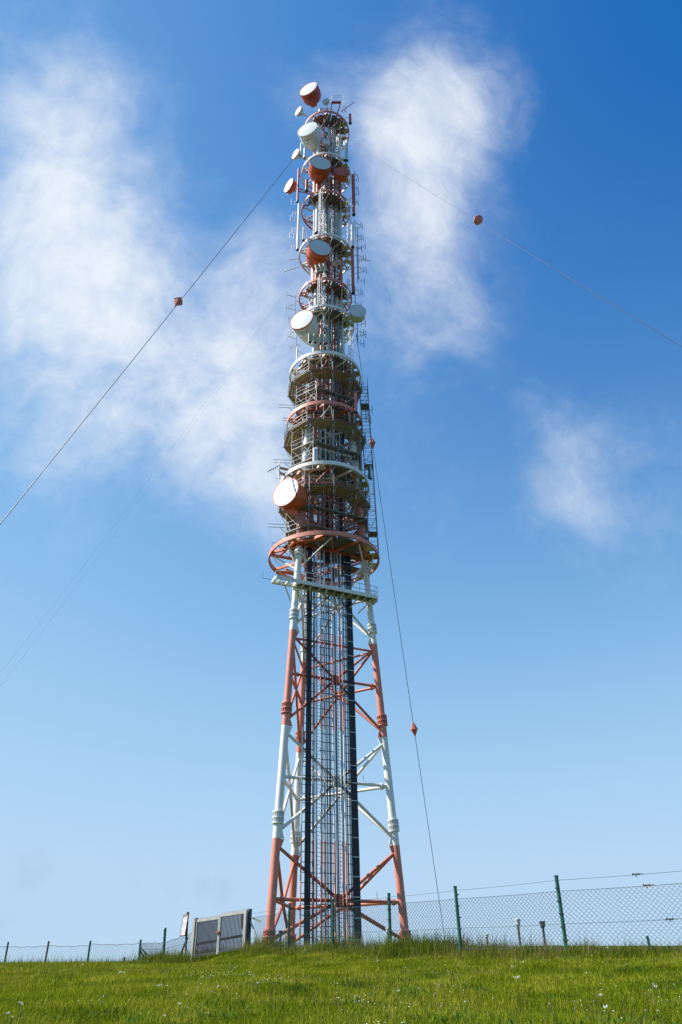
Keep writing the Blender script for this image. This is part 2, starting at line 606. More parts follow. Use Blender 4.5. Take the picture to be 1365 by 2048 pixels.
legs = []
for k in range(3):
    mb = MB()
    cuts = [ZG - .3] + [b for b in BND if b > ZG] + [ZTOP]
    for i in range(len(cuts) - 1):
        z0, z1 = cuts[i], cuts[i + 1]
        mi = 0 if SEGC[seg_of((z0 + z1) / 2)] == 'r' else 1
        sub = max(1, int((z1 - z0) / 4.5))
        for j in range(sub):
            a, b = z0 + (z1 - z0) * j / sub, z0 + (z1 - z0) * (j + 1) / sub
            mb.tube(leg_p(k, a), leg_p(k, b), tube_r(a), 18, tube_r(b), cap=False, mi=mi)
    lg = mb.build('leg', [M_RED, M_WHITE], tower)
    legs.append(lg)
    # gusset plates on the inner side round each node
    for i in range(1, 5):
        z = BND[i]
        for nb in range(3):
            if nb == k: continue
            for zz0, zz1 in ((z, z + .95), (z - .95, z)):
                g = MB()
                p0, p1 = leg_p(k, zz0 + .02), leg_p(k, zz1 - .02)
                dv = (leg_p(nb, z) - leg_p(k, z)).normalized()
                wide = .62
                t0, t1 = (wide, .3) if zz1 > z else (.3, wide)
                side = dv.cross(Vector((0, 0, 1))).normalized() * .03
                vs = [p0, p0 + dv * t0, p1 + dv * t1, p1]
                vs = [v + side for v in vs] + [v - side for v in vs]
                g.add(vs, [(0, 1, 2, 3), (7, 6, 5, 4), (0, 4, 5, 1), (1, 5, 6, 2), (2, 6, 7, 3), (3, 7, 4, 0)])
                g.build('gusset_plate', segmat((zz0 + zz1) / 2), lg)
    for z in (1.5, 9.64, 18.49, 27.44, 34.0, 44.9, 53.6, 61.6, 70.2, 75.6, 83.7, 93.5, 102.2):
        add_collar(z, k, lg)
    # footing
    mb = MB()
    fp = leg_p(k, ZG - .3)
    mb.lathe([(0.01, .34), (.55, .34), (.55, .28), (.75, .28), (.75, -.8)], fp, (0, 0, 1), 20, smooth=False)
    mb.build('footing', M_CONC, lg)


def brace(p, q, r, m, n=10, name='brace'):
    return MB().tube(p, q, r, n).build(name, m, tower)


# face bracing: X panels with a horizontal at the crossing
for i in range(4):
    z0, z1 = max(BND[i], ZG + .35), BND[i + 1]
    zm = BND[i] + .53 * (BND[i + 1] - BND[i])
    for a, b in ((0, 1), (1, 2), (2, 0)):
        mid = (leg_p(a, zm) + leg_p(b, zm)) / 2
        m = segmat(zm, M_BRACE)
        rr = .132 if i < 2 else .12
        for k in (a, b):
            brace(leg_p(k, z0 + .45), mid + (leg_p(k, z0) - mid).normalized() * .3, rr, m)
            brace(leg_p(k, z1 - .45), mid + (leg_p(k, z1) - mid).normalized() * .3, rr, m)
            brace(leg_p(k, zm), mid, rr * 1.02, m)
            # flanged joint in the horizontal
            dv = (mid - leg_p(k, zm)).normalized()
            q = leg_p(k, zm) + dv * .75
            MB().lathe([(rr, -.09), (rr * 1.55, -.09), (rr * 1.55, .09), (rr, .09)], q, dv, 14, smooth=False).build('pipe_flange', m, tower)
        dv = (leg_p(b, zm) - leg_p(a, zm)).normalized()
        up = Vector((0, 0, 1))
        mb = MB(); mb.beam(mid - up * .45, mid + up * .45, .85, .07, up=dv.cross(up))
        mb.build('node_plate', m, tower)
    if i == 3:                            # plan bracing at node level
        z = BND[i]
        for a, b in ((0, 1), (1, 2), (2, 0)):
            brace(leg_p(a, z - .75), leg_p(b, z - .75), .1, segmat(z - .75, M_BRACE))
        cen = Vector((XC, D, zm))
        mids = [(leg_p(a, zm) + leg_p(b, zm)) / 2 for a, b in ((0, 1), (1, 2), (2, 0))]
        for q in range(3):
            brace(mids[q], mids[(q + 1) % 3], .1, segmat(zm, M_BRACE))
# gas pipe flanges and small lamp on the bracing
for p in (leg_p(1, 12.95) * .75 + leg_p(0, 12.95) * .25, leg_p(1, 4.1) * .8 + leg_p(0, 4.1) * .2):
    MB().tube(p, p + Vector((0, 0, .55)), .03, 6).build('lamp_stem', M_GALV, tower)

# upper body: lighter X bracing between the three columns
for i in range(4, 14):
    z0 = BND[i]; z1 = BND[i + 1] if i < 13 else ZTOP
    if z1 - z0 < 2: continue
    steps = 2 if z1 - z0 > 6 else 1
    for s in range(steps):
        a0, a1 = z0 + (z1 - z0) * s / steps, z0 + (z1 - z0) * (s + 1) / steps
        for a, b in ((0, 1), (1, 2), (2, 0)):
            m = segmat((a0 + a1) / 2, M_RED2, M_CREAM)
            r = .10 if i < 8 else .095
            brace(leg_p(a, a0 + .3), leg_p(b, a1 - .3), r, m, 8)
            brace(leg_p(b, a0 + .3), leg_p(a, a1 - .3), r, m, 8)
            brace(leg_p(a, a0), leg_p(b, a0), r, m, 8)

# ------------------------------------------------------------------ ring platforms
RINGS = [(35.27, 5.75, 'r'), (44.25, 4.93, 'w'), (52.9, 4.43, 'r'), (60.57, 4.36, 'w'), (69.14, 3.72, 'w'),
         (74.33, 3.52, 'r'), (82.85, 3.72, 'w'), (92.7, 3.58, 'r'), (101.5, 3.75, 'w'), (112.77, 3.69, 'r')]
ring_objs = []
for i, (z, r, c) in enumerate(RINGS):
    h = .44 if i < 4 else .34
    rimm = M_RED if c == 'r' else M_WHITE
    spm = (M_RED2 if i else M_ORANGE) if c == 'r' else M_CREAM
    ct = Vector((XC, D, z))
    rg = MB().hoop(ct, r - .16, r, -h / 2, h / 2, 96).build('ring_platform', rimm, tower)
    rg['label'] = ('red' if c == 'r' else 'white') + ' ring platform rim'
    ring_objs.append(rg)
    lr = leg_r(z)
    zz = z - .02
    sw, sh = (.2, .26) if i < 4 else (.13, .18)
    sp = []
    for k in range(3):
        a = LEG_A[k]
        for da in (-38, 0, 38):
            sp.append((ax_p(a, lr - .1, zz), ax_p(a + R(da), r - .17, zz)))
        am = a + PI / 3
        sp.append((ax_p(am, lr * .52, zz), ax_p(am - R(17), r - .17, zz)))
        sp.append((ax_p(am, lr * .52, zz), ax_p(am + R(17), r - .17, zz)))
        sp.append((ax_p(a, lr, zz - .01), ax_p(a + 2 * PI / 3, lr, zz - .01)))
        # chord between fan ends
        sp.append((ax_p(a - R(38), r * .8, zz - .03), ax_p(a, r * .86, zz - .03)))
        sp.append((ax_p(a + R(38), r * .8, zz - .03), ax_p(a, r * .86, zz - .03)))
    for j, (p, q) in enumerate(sp):
        MB().beam(p + Vector((0, 0, .002 * j)), q + Vector((0, 0, .002 * j)), sw, sh).build('spoke', spm, rg)
    # grating panels above the spokes
    ri = max(lr * .55, 1.2)
    for a0, a1 in ((-150, -126), (-124, -100), (-98, -74), (-72, -48), (-46, -22), (-20, 4), (30, 54), (56, 80)):
        ro_ = r * (.84 if a0 < 0 else .78)
        MB().hoop(ct, ri, ro_, h / 2 - .1, h / 2 - .06, 5, R(a0), R(a1)).build('deck_panel', M_DGREY, rg)
    # lit cover plates lying inside the rim
    for a0, a1 in ((-34, -20), (-14, 0), (10, 22)):
        MB().hoop(ct, r * .72, r - .19, h / 2 - .16, h / 2 - .12, 4, R(a0), R(a1)).build('cover_plate', M_CREAM, rg)
    # raking struts from the columns to the ring
    stm = segmat(z - 1.5, M_RED2, M_CREAM)
    for k in range(3):
        a = LEG_A[k]
        dz = 3.0 if i < 4 else 2.2
        for da in (-42, -8, 44):
            MB().tube(leg_p(k, z - dz), ax_p(a + R(da), r * .9, z - h / 2 - .02), .085 if i < 4 else .06, 8).build('raking_strut', stm, rg)
    # thin hand lines round the ring
    if i in (0, 2, 5, 7):
        mb = MB()
        for hz in (.35, .6):
            mb.path([ax_p(R(t), r * .93, z + h / 2 + hz) for t in range(130, 232, 6)], .02, 5)
        for t in range(130, 232, 20):
            mb.tube(ax_p(R(t), r * .93, z + h / 2), ax_p(R(t), r * .93, z + h / 2 + .65), .02, 5)
        mb.build('hand_line', M_GALV, rg)

# ------------------------------------------------------------------ cable bank on the front face


def bank(u, z, off=0.0):
    q = 3.62 - .0345 * min(z, 37) + off
    return Vector((XC, D, z)) + NF * q + DF * (u - .89 + .0055 * min(z, 37))


BZ0, BZ1 = ZG - .1, 35.0
bk = MB()
for e in (-2.5, 2.5):
    pass
RAILS = [(-2.5, .07), (-1.5, .08), (-.42, .12), (.40, .12), (1.4, .10), (2.5, .08)]
zc = [BZ0] + [b for b in BND if BZ0 < b < BZ1] + [BZ1]


def two_tone(mbx, u, w, dpt, off=0):
    for i in range(len(zc) - 1):
        mi = 0 if SEGC[seg_of((zc[i] + zc[i + 1]) / 2)] == 'r' else 1
        mbx.beam(bank(u, zc[i], off), bank(u, zc[i + 1], off), w, dpt, up=NF, mi=mi)


ladder = None
mbx = MB()
two_tone(mbx, *RAILS[0], .12)
bankobj = mbx.build('cable_ladder', [M_RED, M_LGREY], tower)
bankobj['label'] = 'wide vertical cable ladder with black cable bundles up the front face'
for u, w in RAILS[1:]:
    mbx = MB(); two_tone(mbx, u, w, .12); mbx.build('rail', [M_RED, M_LGREY], bankobj)
# climbing ladders with perforated stiles
for u in (-1.04, .85):
    for du in (-.17, .17):
        mbx = MB(); two_tone(mbx, u + du, .055, .09, .12); mbx.build('ladder_stile', [M_RED, M_LGREY], bankobj)
    mbx = MB()
    z = BZ0 + .3
    while z < BZ1:
        mbx.tube(bank(u - .17, z, .12), bank(u + .17, z, .12), .022, 5); z += .3
    mbx.build('ladder_rungs', M_LGREY, bankobj)['kind'] = 'stuff'
# rungs that carry the cables
mbx = MB()
z = BZ0 + .4
j = 0
while z < BZ1:
    for a, b in ((-2.5, -1.42), (-.95, .38)):
        mbx.beam(bank(a, z, .03), bank(b + .12 * (j % 2), z, .03), .05, .055, up=NF)
    mbx.beam(bank(1.42, z, .03), bank(1.9, z, .03), .05, .05, up=NF)
    z += .72; j += 1
mbx.build('carrier_rungs', M_CABLE, bankobj)['kind'] = 'stuff'
mbx = MB()
z = BZ0 + 1.0
while z < BZ1:
    for a, b in ((1.62, 1.86), (1.93, 2.49)):
        mbx.beam(bank(a, z, .2), bank(b, z, .2), .06, .05, up=NF)
    z += 1.42
mbx.build('cable_clamps', M_LGREY, bankobj)['kind'] = 'stuff'
cables = []
u = -2.22
while u < -1.7:
    cables.append((u, .044, .14, BZ1)); u += .088
cables += [(-1.62, .025, .14, BZ1), (-1.36, .02, .14, BZ1), (-1.27, .02, .14, BZ1)]
u = -.30
while u < .3:
    cables.append((u, random.choice((.024, .03, .036)), .1, BZ1)); u += random.choice((.08, .1, .13))
cables += [(.54, .035, .1, BZ1), (.63, .03, .1, BZ1), (-.78, .028, .1, BZ1), (-.68, .03, .1, BZ1), (-.55, .025, .1, BZ1), (-1.45, .03, .1, BZ1), (.74, .02, .3, BZ1)]
cables += [(1.12, .03, .1, BZ1), (1.2, .03, .1, BZ1), (1.5, .03, .1, BZ1), (1.58, .03, .1, BZ1), (1.74, .035, .1, BZ1), (1.83, .03, .1, BZ1)]
u = 1.93
while u < 2.47:
    cables.append((u, .056, .12, BZ1)); u += .09
for u, r, off, zt in cables:
    b = MB()
    pts = [bank(u + random.uniform(-.008, .008), z, off) for z in np.arange(BZ0, BZ1 + .1, 2.3)]
    b.path(pts, r, 6)
    b.build('cable', M_CABLE, bankobj)

# the narrower bank above the first ring
def ubank(u, z, off=0.0):
    return Vector((XC, D, z)) + NF * (.9 + off) + DF * u


UZ = [(35.0, ZTOP - 1)]
urails = [(-1.05, .07), (-.30, .1), (.17, .08), (.60, .07), (1.20, .1), (2.0, .06)]
uzc = [35.05] + [b for b in BND if 35.1 < b < 111] + [111.5]
for u, w in urails:
    mbx = MB()
    for i in range(len(uzc) - 1):
        mi = 0 if SEGC[seg_of((uzc[i] + uzc[i + 1]) / 2)] == 'r' else 1
        sc = 1.0 if uzc[i] < 60 else .72
        mbx.beam(ubank(u * sc, uzc[i]), ubank(u * sc, uzc[i + 1]), w, .1, up=NF, mi=mi)
    mbx.build('upper_rail', [M_RED2, M_LGREY], bankobj)
mbx = MB()
z = 36
while z < 111:
    sc = 1.0 if z < 60 else .72
    mbx.beam(ubank(-1.05 * sc, z, .05), ubank(.6 * sc, z, .05), .05, .05, up=NF)
    mbx.beam(ubank(1.2 * sc, z, .05), ubank(2.0 * sc, z, .05), .05, .05, up=NF)
    z += .8
mbx.build('upper_rungs', M_LGREY, bankobj)['kind'] = 'stuff'
for u, r, z1 in ([(1.26 + .1 * k, .052, 60) for k in range(8)] + [(1.15 + .09 * k, .05, 71.5) for k in range(5)] +
                 [(-.85 + .09 * k, .04, 52) for k in range(4)] + [(.28 + .1 * k, .03, 90) for k in range(3)] +
                 [(.92, .06, 112), (.8, .045, 108), (-.1, .03, 112), (0.03, .03, 104), (-.5, .035, 100)]):
    MB().path([ubank(u + random.uniform(-.01, .01), z, .14) for z in np.linspace(34.6, z1, 14)], r, 6).build('cable', M_CABLE, bankobj)
# plain vertical pipes and waveguides in the core
for k, (a, r0, z0, z1, rr, m) in enumerate([(-70, 1.25, 60, 112, .11, M_LGREY), (-40, 1.1, 61, 75, .16, M_LGREY), (-100, 1.3, 74, 101, .1, M_WHITE),
                                          (20, 1.2, 36, 110, .1, M_LGREY), (120, 1.2, 36, 112, .12, M_RED2), (200, 1.3, 36, 112, .1, M_LGREY),
                                          (-125, 1.5, 66, 83, .17, M_WHITE), (-20, 1.6, 69, 74, .2, M_WHITE), (-60, 1.7, 65, 69, .13, M_LGREY),
                                          (-110, 1.9, 36, 60, .09, M_RED2), (-50, 1.6, 44, 60, .09, M_LGREY), (60, 1.5, 36, 100, .1, M_DGREY)]):
    MB().tube(ax_p(R(a), r0, z0), ax_p(R(a), r0, z1), rr, 10).build('riser_pipe', m, tower)


def lattice(mb, p, h, w, r=.025, n=3, step=None, mi=0):
    """slim triangular lattice mast standing on p"""
    p = Vector(p)
    step = step or w * 1.2
    c = [p + Vector((w * .58 * math.cos(2 * PI * k / n + .5), w * .58 * math.sin(2 * PI * k / n + .5), 0)) for k in range(n)]
    up = Vector((0, 0, 1))
    for q in c:
        mb.tube(q, q + up * h, r, 5, mi=mi)
    k = int(h / step)
    for i in range(k):
        for j in range(n):
            a, b = c[j] + up * (h * i / k), c[(j + 1) % n] + up * (h * (i + 1) / k)
            mb.tube(a, b, r * .6, 3, cap=False, mi=mi)
            mb.tube(c[j] + up * (h * i / k), c[(j + 1) % n] + up * (h * i / k), r * .6, 3, cap=False, mi=mi)
    return mb


for a, r0, z0, z1, w, m in [(-95, 2.2, 82.9, 101, .45, M_LGREY), (-62, 1.9, 70, 92, .4, M_LGREY), (-105, 1.9, 101, 113, .4, M_RED2),
                            (-35, 1.8, 83, 101, .4, M_LGREY), (-75, 1.2, 92, 113, .5, M_LGREY), (-92, 2.6, 66, 82, .4, M_LGREY),
                            (-55, 1.2, 101, 113, .45, M_RED2), (-120, 1.7, 83, 101, .35, M_LGREY)]:
    lattice(MB(), ax_p(R(a), r0, z0), z1 - z0, w).build('lattice_riser', m, tower)
# more risers of every kind, packed into the core as the mast filled up over the years
rr_ = random.Random(21)
for i in range(4, 13):
    z0, z1 = BND[i], BND[i + 1]
    for k in range(9):
        a = R(rr_.uniform(-175, 30)); q = rr_.uniform(.7, 2.3)
        zz0 = z0 + rr_.uniform(0, .3) * (z1 - z0); zz1 = z1 - rr_.uniform(-.2, .3) * (z1 - z0)
        m = rr_.choice((M_RED2, M_RED2, M_LGREY, M_LGREY, M_WHITE, M_DGREY)) if SEGC[i] == 'r' else rr_.choice((M_LGREY, M_WHITE, M_LGREY, M_DGREY, M_RED2))
        MB().tube(ax_p(a, q, zz0), ax_p(a, q, zz1), rr_.choice((.05, .06, .08, .11)), 8).build('riser_pipe', m, tower)
    for k in range(2):
        a = R(rr_.uniform(-170, 10)); q = rr_.uniform(1.0, 2.4)
        lattice(MB(), ax_p(a, q, z0), z1 - z0, .34).build('lattice_riser', rr_.choice((M_LGREY, M_GALV, M_RED2)), tower)
    # ladder with hoops
    a = R(rr_.uniform(-120, -40)); q = 1.55
    t = Vector((-math.sin(a), math.cos(a), 0)); c0 = ax_p(a, q, z0)
    mb = MB()
    for s_ in (-.2, .2):
        mb.tube(c0 + t * s_, c0 + t * s_ + Vector((0, 0, z1 - z0)), .028, 5)
    zz = .2
    while zz < z1 - z0:
        mb.tube(c0 - t * .2 + Vector((0, 0, zz)), c0 + t * .2 + Vector((0, 0, zz)), .018, 4); zz += .3
    mb.build('rung_ladder', M_GALV, tower)
    # dark sheet added behind to darken the see-through core
    a = R(-64 + rr_.uniform(-25, 25))
    t = Vector((-math.sin(a), math.cos(a), 0)); c0 = ax_p(a, .45, z0)
    MB().beam(c0, c0 + Vector((0, 0, z1 - z0)), .9 if i < 9 else .6, .05, up=Vector((math.cos(a), math.sin(a), 0))).build('core_dark_panel', M_CABLE, tower)
for k, z0, z1, rr2, m in ((1, 36.2, 43.0, .43, M_RED), (1, 45.2, 51.6, .42, M_WHITE), (0, 36.4, 42.2, .40, M_RED), (0, 45.4, 51.4, .42, M_WHITE), (1, 54.0, 59.5, .33, M_BRACE), (2, 45.4, 51.6, .42, M_WHITE)):
    p0, p1 = leg_p(k, z0), leg_p(k, z1)
    mb = MB().tube(p0, p1, rr2, 18)
    n_ = int((z1 - z0) / .8)
    for j in range(n_ + 1):
        q0 = p0.lerp(p1, j / n_)
        mb.lathe([(rr2, -.04), (rr2 + .035, -.04), (rr2 + .035, .04), (rr2, .04)], q0, p1 - p0, 18, smooth=False)
    mb.build('column_casing', m, legs[k])
for a, q, z0, z1, m in ((-110, 1.9, 53, 60, M_BRACE), (-95, 1.9, 53.2, 60, M_RED2), (-75, 2.0, 53, 60.2, M_BRACE), (-25, 2.2, 53, 60, M_BRACE), (-15, 1.7, 53, 60, M_RED2),
                        (-118, 2.5, 35.5, 44, M_BRACE), (-105, 2.2, 35.5, 44, M_RED2), (-30, 2.4, 35.6, 44, M_BRACE), (-88, 2.1, 35.5, 44, M_BRACE), (-100, 2.2, 44.5, 52.5, M_LGREY), (-86, 2.3, 44.5, 52.5, M_WHITE)):
    MB().tube(ax_p(R(a), q, z0), ax_p(R(a), q, z1), .09, 8).build('riser_pipe', m, tower)
# junction boxes and equipment on the rings
for i, (z, r, c) in enumerate(RINGS):
    for k in range(5):
        a = R(random.uniform(-170, 10)); rr = random.uniform(1.6, r * .8)
        p = ax_p(a, rr, z + .2)
        h = random.uniform(.4, 1.0)
        MB().beam(p, p + Vector((0, 0, h)), random.uniform(.25, .5), random.uniform(.25, .4), up=NF).build(
            'equipment_box', random.choice((M_LGREY, M_WHITE, M_DGREY, M_LGREY)), tower)

# ------------------------------------------------------------------ the straight service walkway
wz = 30.15


def wk(d, n_, z=wz):
    return Vector((XC, D, z)) + DF * (d - .55) + NF * (n_ + .85)


wobj = MB().beam(wk(-6.05, 3.1), wk(4.55, 3.1), .12, .36).build('service_walkway', M_WHITE, tower)
MB().beam(wk(-6.05, 1.95), wk(4.55, 1.95), .12, .32).build('edge_beam', M_CREAM, wobj)
for e in (-6.05, 4.55):
    MB().beam(wk(e, 2.01), wk(e, 3.04), .12, .3).build('edge_beam', M_WHITE, wobj)
for k in range(13):
    d = -5.6 + k * .82
    MB().beam(wk(d, 2.01, wz - .08), wk(d, 3.04, wz - .08), .1, .16).build('joist', M_CREAM, wobj)
for a, b in ((-3.6, -1.2), (-1.15, 1.3), (1.35, 4.45)):
    MB().beam(wk(a, 2.53, wz + .08), wk(b, 2.53, wz + .08), .98, .03).build('grating_panel', M_DGREY, wobj)
for d in (-5.3, -4.0, -2.6, -.9, .9, 2.6, 4.1):
    q = wk(d * .75, 1.6, wz - 1.4)
    MB().beam(wk(d, 2.9, wz - .2), q, .09, .09).build('knee_brace', M_CREAM, wobj)
for hz in (.55, 1.1):
    MB().path([wk(-3.1, 1.98, wz + hz), wk(-3.1, 3.1, wz + hz), wk(4.52, 3.1, wz + hz), wk(4.52, 1.98, wz + hz)], .028, 6).build('handrail', M_GALV, wobj)
MB().path([wk(-6.0, 1.95, wz + .18), wk(-6.0, 2.9, wz + .75), wk(-3.1, 3.1, wz + 1.1)], .03, 6).build('handrail', M_GALV, wobj)
for d in (-3.1, -1.2, .7, 2.6, 4.52):
    MB().tube(wk(d, 3.1, wz + .18), wk(d, 3.1, wz + 1.12), .028, 6).build('rail_post', M_GALV, wobj)
for nn in (1.98, 2.5):
    MB().tube(wk(4.52, nn, wz + .16), wk(4.52, nn, wz + 1.12), .028, 6).build('rail_post', M_GALV, wobj)
MB().path([wk(-6.1, 2.6, wz - .1), wk(-7.2, 2.6, wz - .15), wk(-7.2, 2.6, wz + .55)], .022, 5).build('stub_aerial', M_DARKFIX, wobj)
for k in (0, 1):
    p = leg_p(k, wz)
    for s in (-1, 1):
        MB().beam(p + DF * .35 * s, p + DF * .35 * s + NF * 1.0, .12, .2).build('hanger_beam', M_CREAM, wobj)

# ------------------------------------------------------------------ dish antennas


def dish(label, fc, bc, Y, dia, face, body, rim, group=None, cyl=.45, stand=True, az=None, feed=False):
    P = at(*fc, Y); Q = atz(*bc, P.z)
    ax = Q - P; ax.z = 0
    Ln = ax.length; ax.normalize()
    if az is not None:
        ax = Vector((-math.cos(R(az)), -math.sin(R(az)), 0)); Ln = max(Ln, dia * .42)
    root = thing('dish_antenna', P, label, 'dish antenna', group)
    r = dia / 2
    mb = MB()
    prof = [(r, 0), (r * .985, Ln * cyl), (r * .93, Ln * (cyl + (1 - cyl) * .45)), (r * .80, Ln * (cyl + (1 - cyl) * .78)), (r * .60, Ln * .985), (.02, Ln)]
    mb.lathe(prof, P, ax, 32)
    mb.build('shroud', body, root)
    for f_ in (.22, cyl):                    # seam bands and a vertical joint strap round the shroud
        MB().lathe([(r * .99, Ln * f_ - .03), (r * 1.012, Ln * f_ - .03), (r * 1.012, Ln * f_ + .03), (r * .985, Ln * f_ + .03)], P, ax, 32, smooth=False).build('seam_band', body, root)
    MB().disc(P - ax * .03, -ax, r * .965, 36, dome=.05 * r).build('radome', face, root)
    mb = MB()
    mb.lathe([(r * .965, -.06), (r * 1.025, -.06), (r * 1.025, .12), (r * .99, .12)], P, ax, 36, smooth=False)
    mb.lathe([(r * .965, -.06), (r * .965, .02)], P, ax, 36)
    mb.build('rim', rim, root)
    side = ax.cross(Vector((0, 0, 1)))
    if stand:
        q = P + ax * (Ln * 1.0 + .12)
        lo_ = .2 if dia > 2.8 else .55
        mb = MB().tube(q - Vector((0, 0, r * lo_)), q + Vector((0, 0, r * .7)), .09, 10)
        mb.build('mounting_pipe', M_GALV, root)
        # strut to the tower axis
        c = Vector((XC, D, q.z)) - q
        cn = c.normalized()
        Lr = max(.4, c.length - 2.0)
        for dz in (-.15 * r, .4 * r):
            MB().beam(q + Vector((0, 0, dz)), q + cn * Lr + Vector((0, 0, dz)), .1, .12).build('bracket_arm', rim if rim != M_RADOME else M_LGREY, root)
        if dia > 2.8:        # box bracket under the drum and a side strut
            b0 = P + ax * Ln * .30 - Vector((0, 0, r * 1.02))
            b1 = P + ax * Ln * .96 - Vector((0, 0, r * .70))
            MB().beam(b0, b1, .95, .55).build('saddle_bracket', body, root)
            MB().beam(b0 - ax * .04 - Vector((0, 0, .02)), b0 + ax * .06 - Vector((0, 0, .02)), 1.1, .68).build('bracket_flange', body, root)
            MB().tube(b0 + side * .5 + Vector((0, 0, .15)), q - Vector((0, 0, r * .8)), .05, 8).build('side_strut', body, root)
    if feed:
        MB().beam(P - ax * (.05 * r + .035) - side * .45 + Vector((0, 0, r * .62)), P - ax * (.05 * r + .035) + side * .45 - Vector((0, 0, r * .62)), .16, .03, up=ax).build('face_strip', M_LGREY, root)
    return root


dish('topmost large drum dish with white face and dark red shroud at the tower top', (617, 178), (630, 204.5), 62.5, 3.2, M_RADOME, M_RED2, M_RED2)
dish('large all white drum dish just below the topmost red one', (615, 258.5), (630, 293), 62.5, 3.2, M_RADOME, M_WHITE, M_WHITE)
dish('large orange drum dish with grey face beside the small all red drum', (641.5, 326), (635, 359), 62, 3.15, M_GREYDOME, M_ORANGE, M_DRED)
dish('small drum dish red all over including its face', (684, 343), (682.6, 359), 63, 2.1, M_DRED, M_ORANGE, M_RED2, cyl=.7)
dish('small white dish on the left edge beside the top ring', (597, 222), (604, 223.5), 64, 1.5, M_RADOME, M_LGREY, M_WHITE, az=-138)
dish('small white dish on the left edge where the left guy wire meets the tower', (591.5, 307.6), (599, 309), 64, 1.55, M_RADOME, M_LGREY, M_WHITE, az=-138)
dish('small red backed dish facing left with its white face edge on', (578, 371), (590, 371), 64, 2.1, M_RADOME, M_ORANGE, M_RED2, az=-140, cyl=.6)
dish('large orange drum dish with grey face halfway up, above four khaki panels', (640.7, 495), (630, 530), 62, 3.1, M_GREYDOME, M_ORANGE, M_RED2)
dish('large white drum dish opposite the pale grey dish on the right', (603.4, 639), (622, 669), 62, 3.1, M_RADOME, M_WHITE, M_DRED)
dish('pale grey dish with a stripe across its face on the right side', (715.8, 622), (713, 638), 64, 2.15, M_GREYDOME, M_CREAM, M_LGREY, cyl=.6, feed=True)
dish('lowest large orange drum dish with white face beside the scaffolding', (571.5, 984), (600, 1006), 61, 3.2, M_RADOME, M_ORANGE, M_DRED)
dish('tiny grey dish tucked behind the topmost red drum', (652, 202), (654, 208), 63.5, 1.15, M_GREYDOME, M_LGREY, M_LGREY)
dish('tiny grey dish on the column under the top ring', (653, 283), (651, 290), 63.5, 1.25, M_GREYDOME, M_LGREY, M_LGREY)

# ------------------------------------------------------------------ pole, panel and dipole antennas


def zpole(px, y0, y1, Y):
    a, b = at(px, y0, Y), at(px, y1, Y)
    b = Vector((a.x, a.y, b.z))
    return a, b


def arm_to_tower(a, b, root, m, n=2):
    for i in range(n):
        z = a.z + (b.z - a.z) * (.2 + .6 * i / max(1, n - 1))
        p = Vector((a.x, a.y, z))
        c = Vector((XC, D, z)) - p
        Lr = max(.3, c.length - 2.1)
        MB().tube(p, p + c.normalized() * Lr, .035, 6).build('support_arm', m, root)


def pole_antenna(label, px, y0, y1, Y, r, m, cat='pole antenna', name='pole_antenna', lat=False, cap=True):
    a, b = zpole(px, y0, y1, Y)
    root = thing(name, a, label, cat)
    if lat:
        lattice(MB(), a, (b - a).length, r * 2).build('lattice_mast', m, root)
    else:
        MB().tube(a, b, r, 10).build('mast', m, root)
        if cap:
            MB().tube(a - Vector((0, 0, .12)), a, r * 1.25, 10).build('base_cap', M_DARKFIX, root)
            MB().tube(b, b + Vector((0, 0, .1)), r * .8, 10, r * .4).build('end_cap', m, root)
    arm_to_tower(a, b, root, M_LGREY)
    return root


pole_antenna('long white pole antenna hanging on the left side below the red one', 595.5, 499, 408, 63, .17, M_WHITE)
pole_antenna('red pole antenna on the left side above the long white one', 595.5, 403, 338, 63, .15, M_RED2)
pole_antenna('silver lattice mast in front of the column right of the fat white cylinder antenna', 641, 467, 381, 62.2, .24, M_LGREY, 'lattice mast', 'lattice_mast_antenna', True)
pole_antenna('fat white cylinder antenna left of the silver lattice mast', 634, 466, 424, 62.8, .26, M_WHITE)
pole_antenna('silver lattice mast in front of the column under the halfway orange dish', 639.5, 610, 552, 62.2, .26, M_LGREY, 'lattice mast', 'lattice_mast_antenna', True)
pole_antenna('silver lattice mast on the right edge beside the tall red pole', 699, 486, 394, 63.4, .24, M_LGREY, 'lattice mast', 'lattice_mast_antenna', True)
pole_antenna('tall dark red pole with three small yagis on the right edge', 708, 429, 350, 64, .2, M_RED2)
pole_antenna('long red pole on the right edge left of the dipole brackets', 707, 586, 496, 63.8, .2, M_RED2)
pole_antenna('short white pole on the right edge under the tall dark red pole', 706, 494, 446, 63.6, .2, M_WHITE)
pole_antenna('silver lattice mast beside the pale grey dish on the right', 702.5, 718, 652, 63, .26, M_WHITE, 'lattice mast', 'lattice_mast_antenna', True)
pole_antenna('pair tube antenna, left tube, under the right guy wire fixing', 690.5, 320, 283, 63.2, .16, M_WHITE)
pole_antenna('pair tube antenna, right tube, under the right guy wire fixing', 695, 321, 281, 63.4, .16, M_LGREY)
pole_antenna('slim white tube on the left edge beside the small white dish', 602, 312, 287, 64, .13, M_WHITE)
pole_antenna('second slim grey tube right of the small white dish on the left edge', 609.5, 316, 297, 63.5, .15, M_LGREY)
pole_antenna('red panel tube standing outside the top ring on the right', 701, 246, 229, 64, .2, M_RED2)
pole_antenna('short red panel tube right of the red backed side dish', 613.5, 381, 361, 63, .22, M_RED2)
pole_antenna('white whip standing on the left rim of the ring above the top scaffold', 594, 722, 696, 63.5, .09, M_WHITE)
pole_antenna('salmon red tube standing on the right rim between upper and middle scaffold', 712.5, 824, 786, 63, .17, M_RED)
pole_antenna('pair of silver tubes on the white ring, left one, beside the middle scaffold', 629, 924, 897, 61.5, .15, M_LGREY)
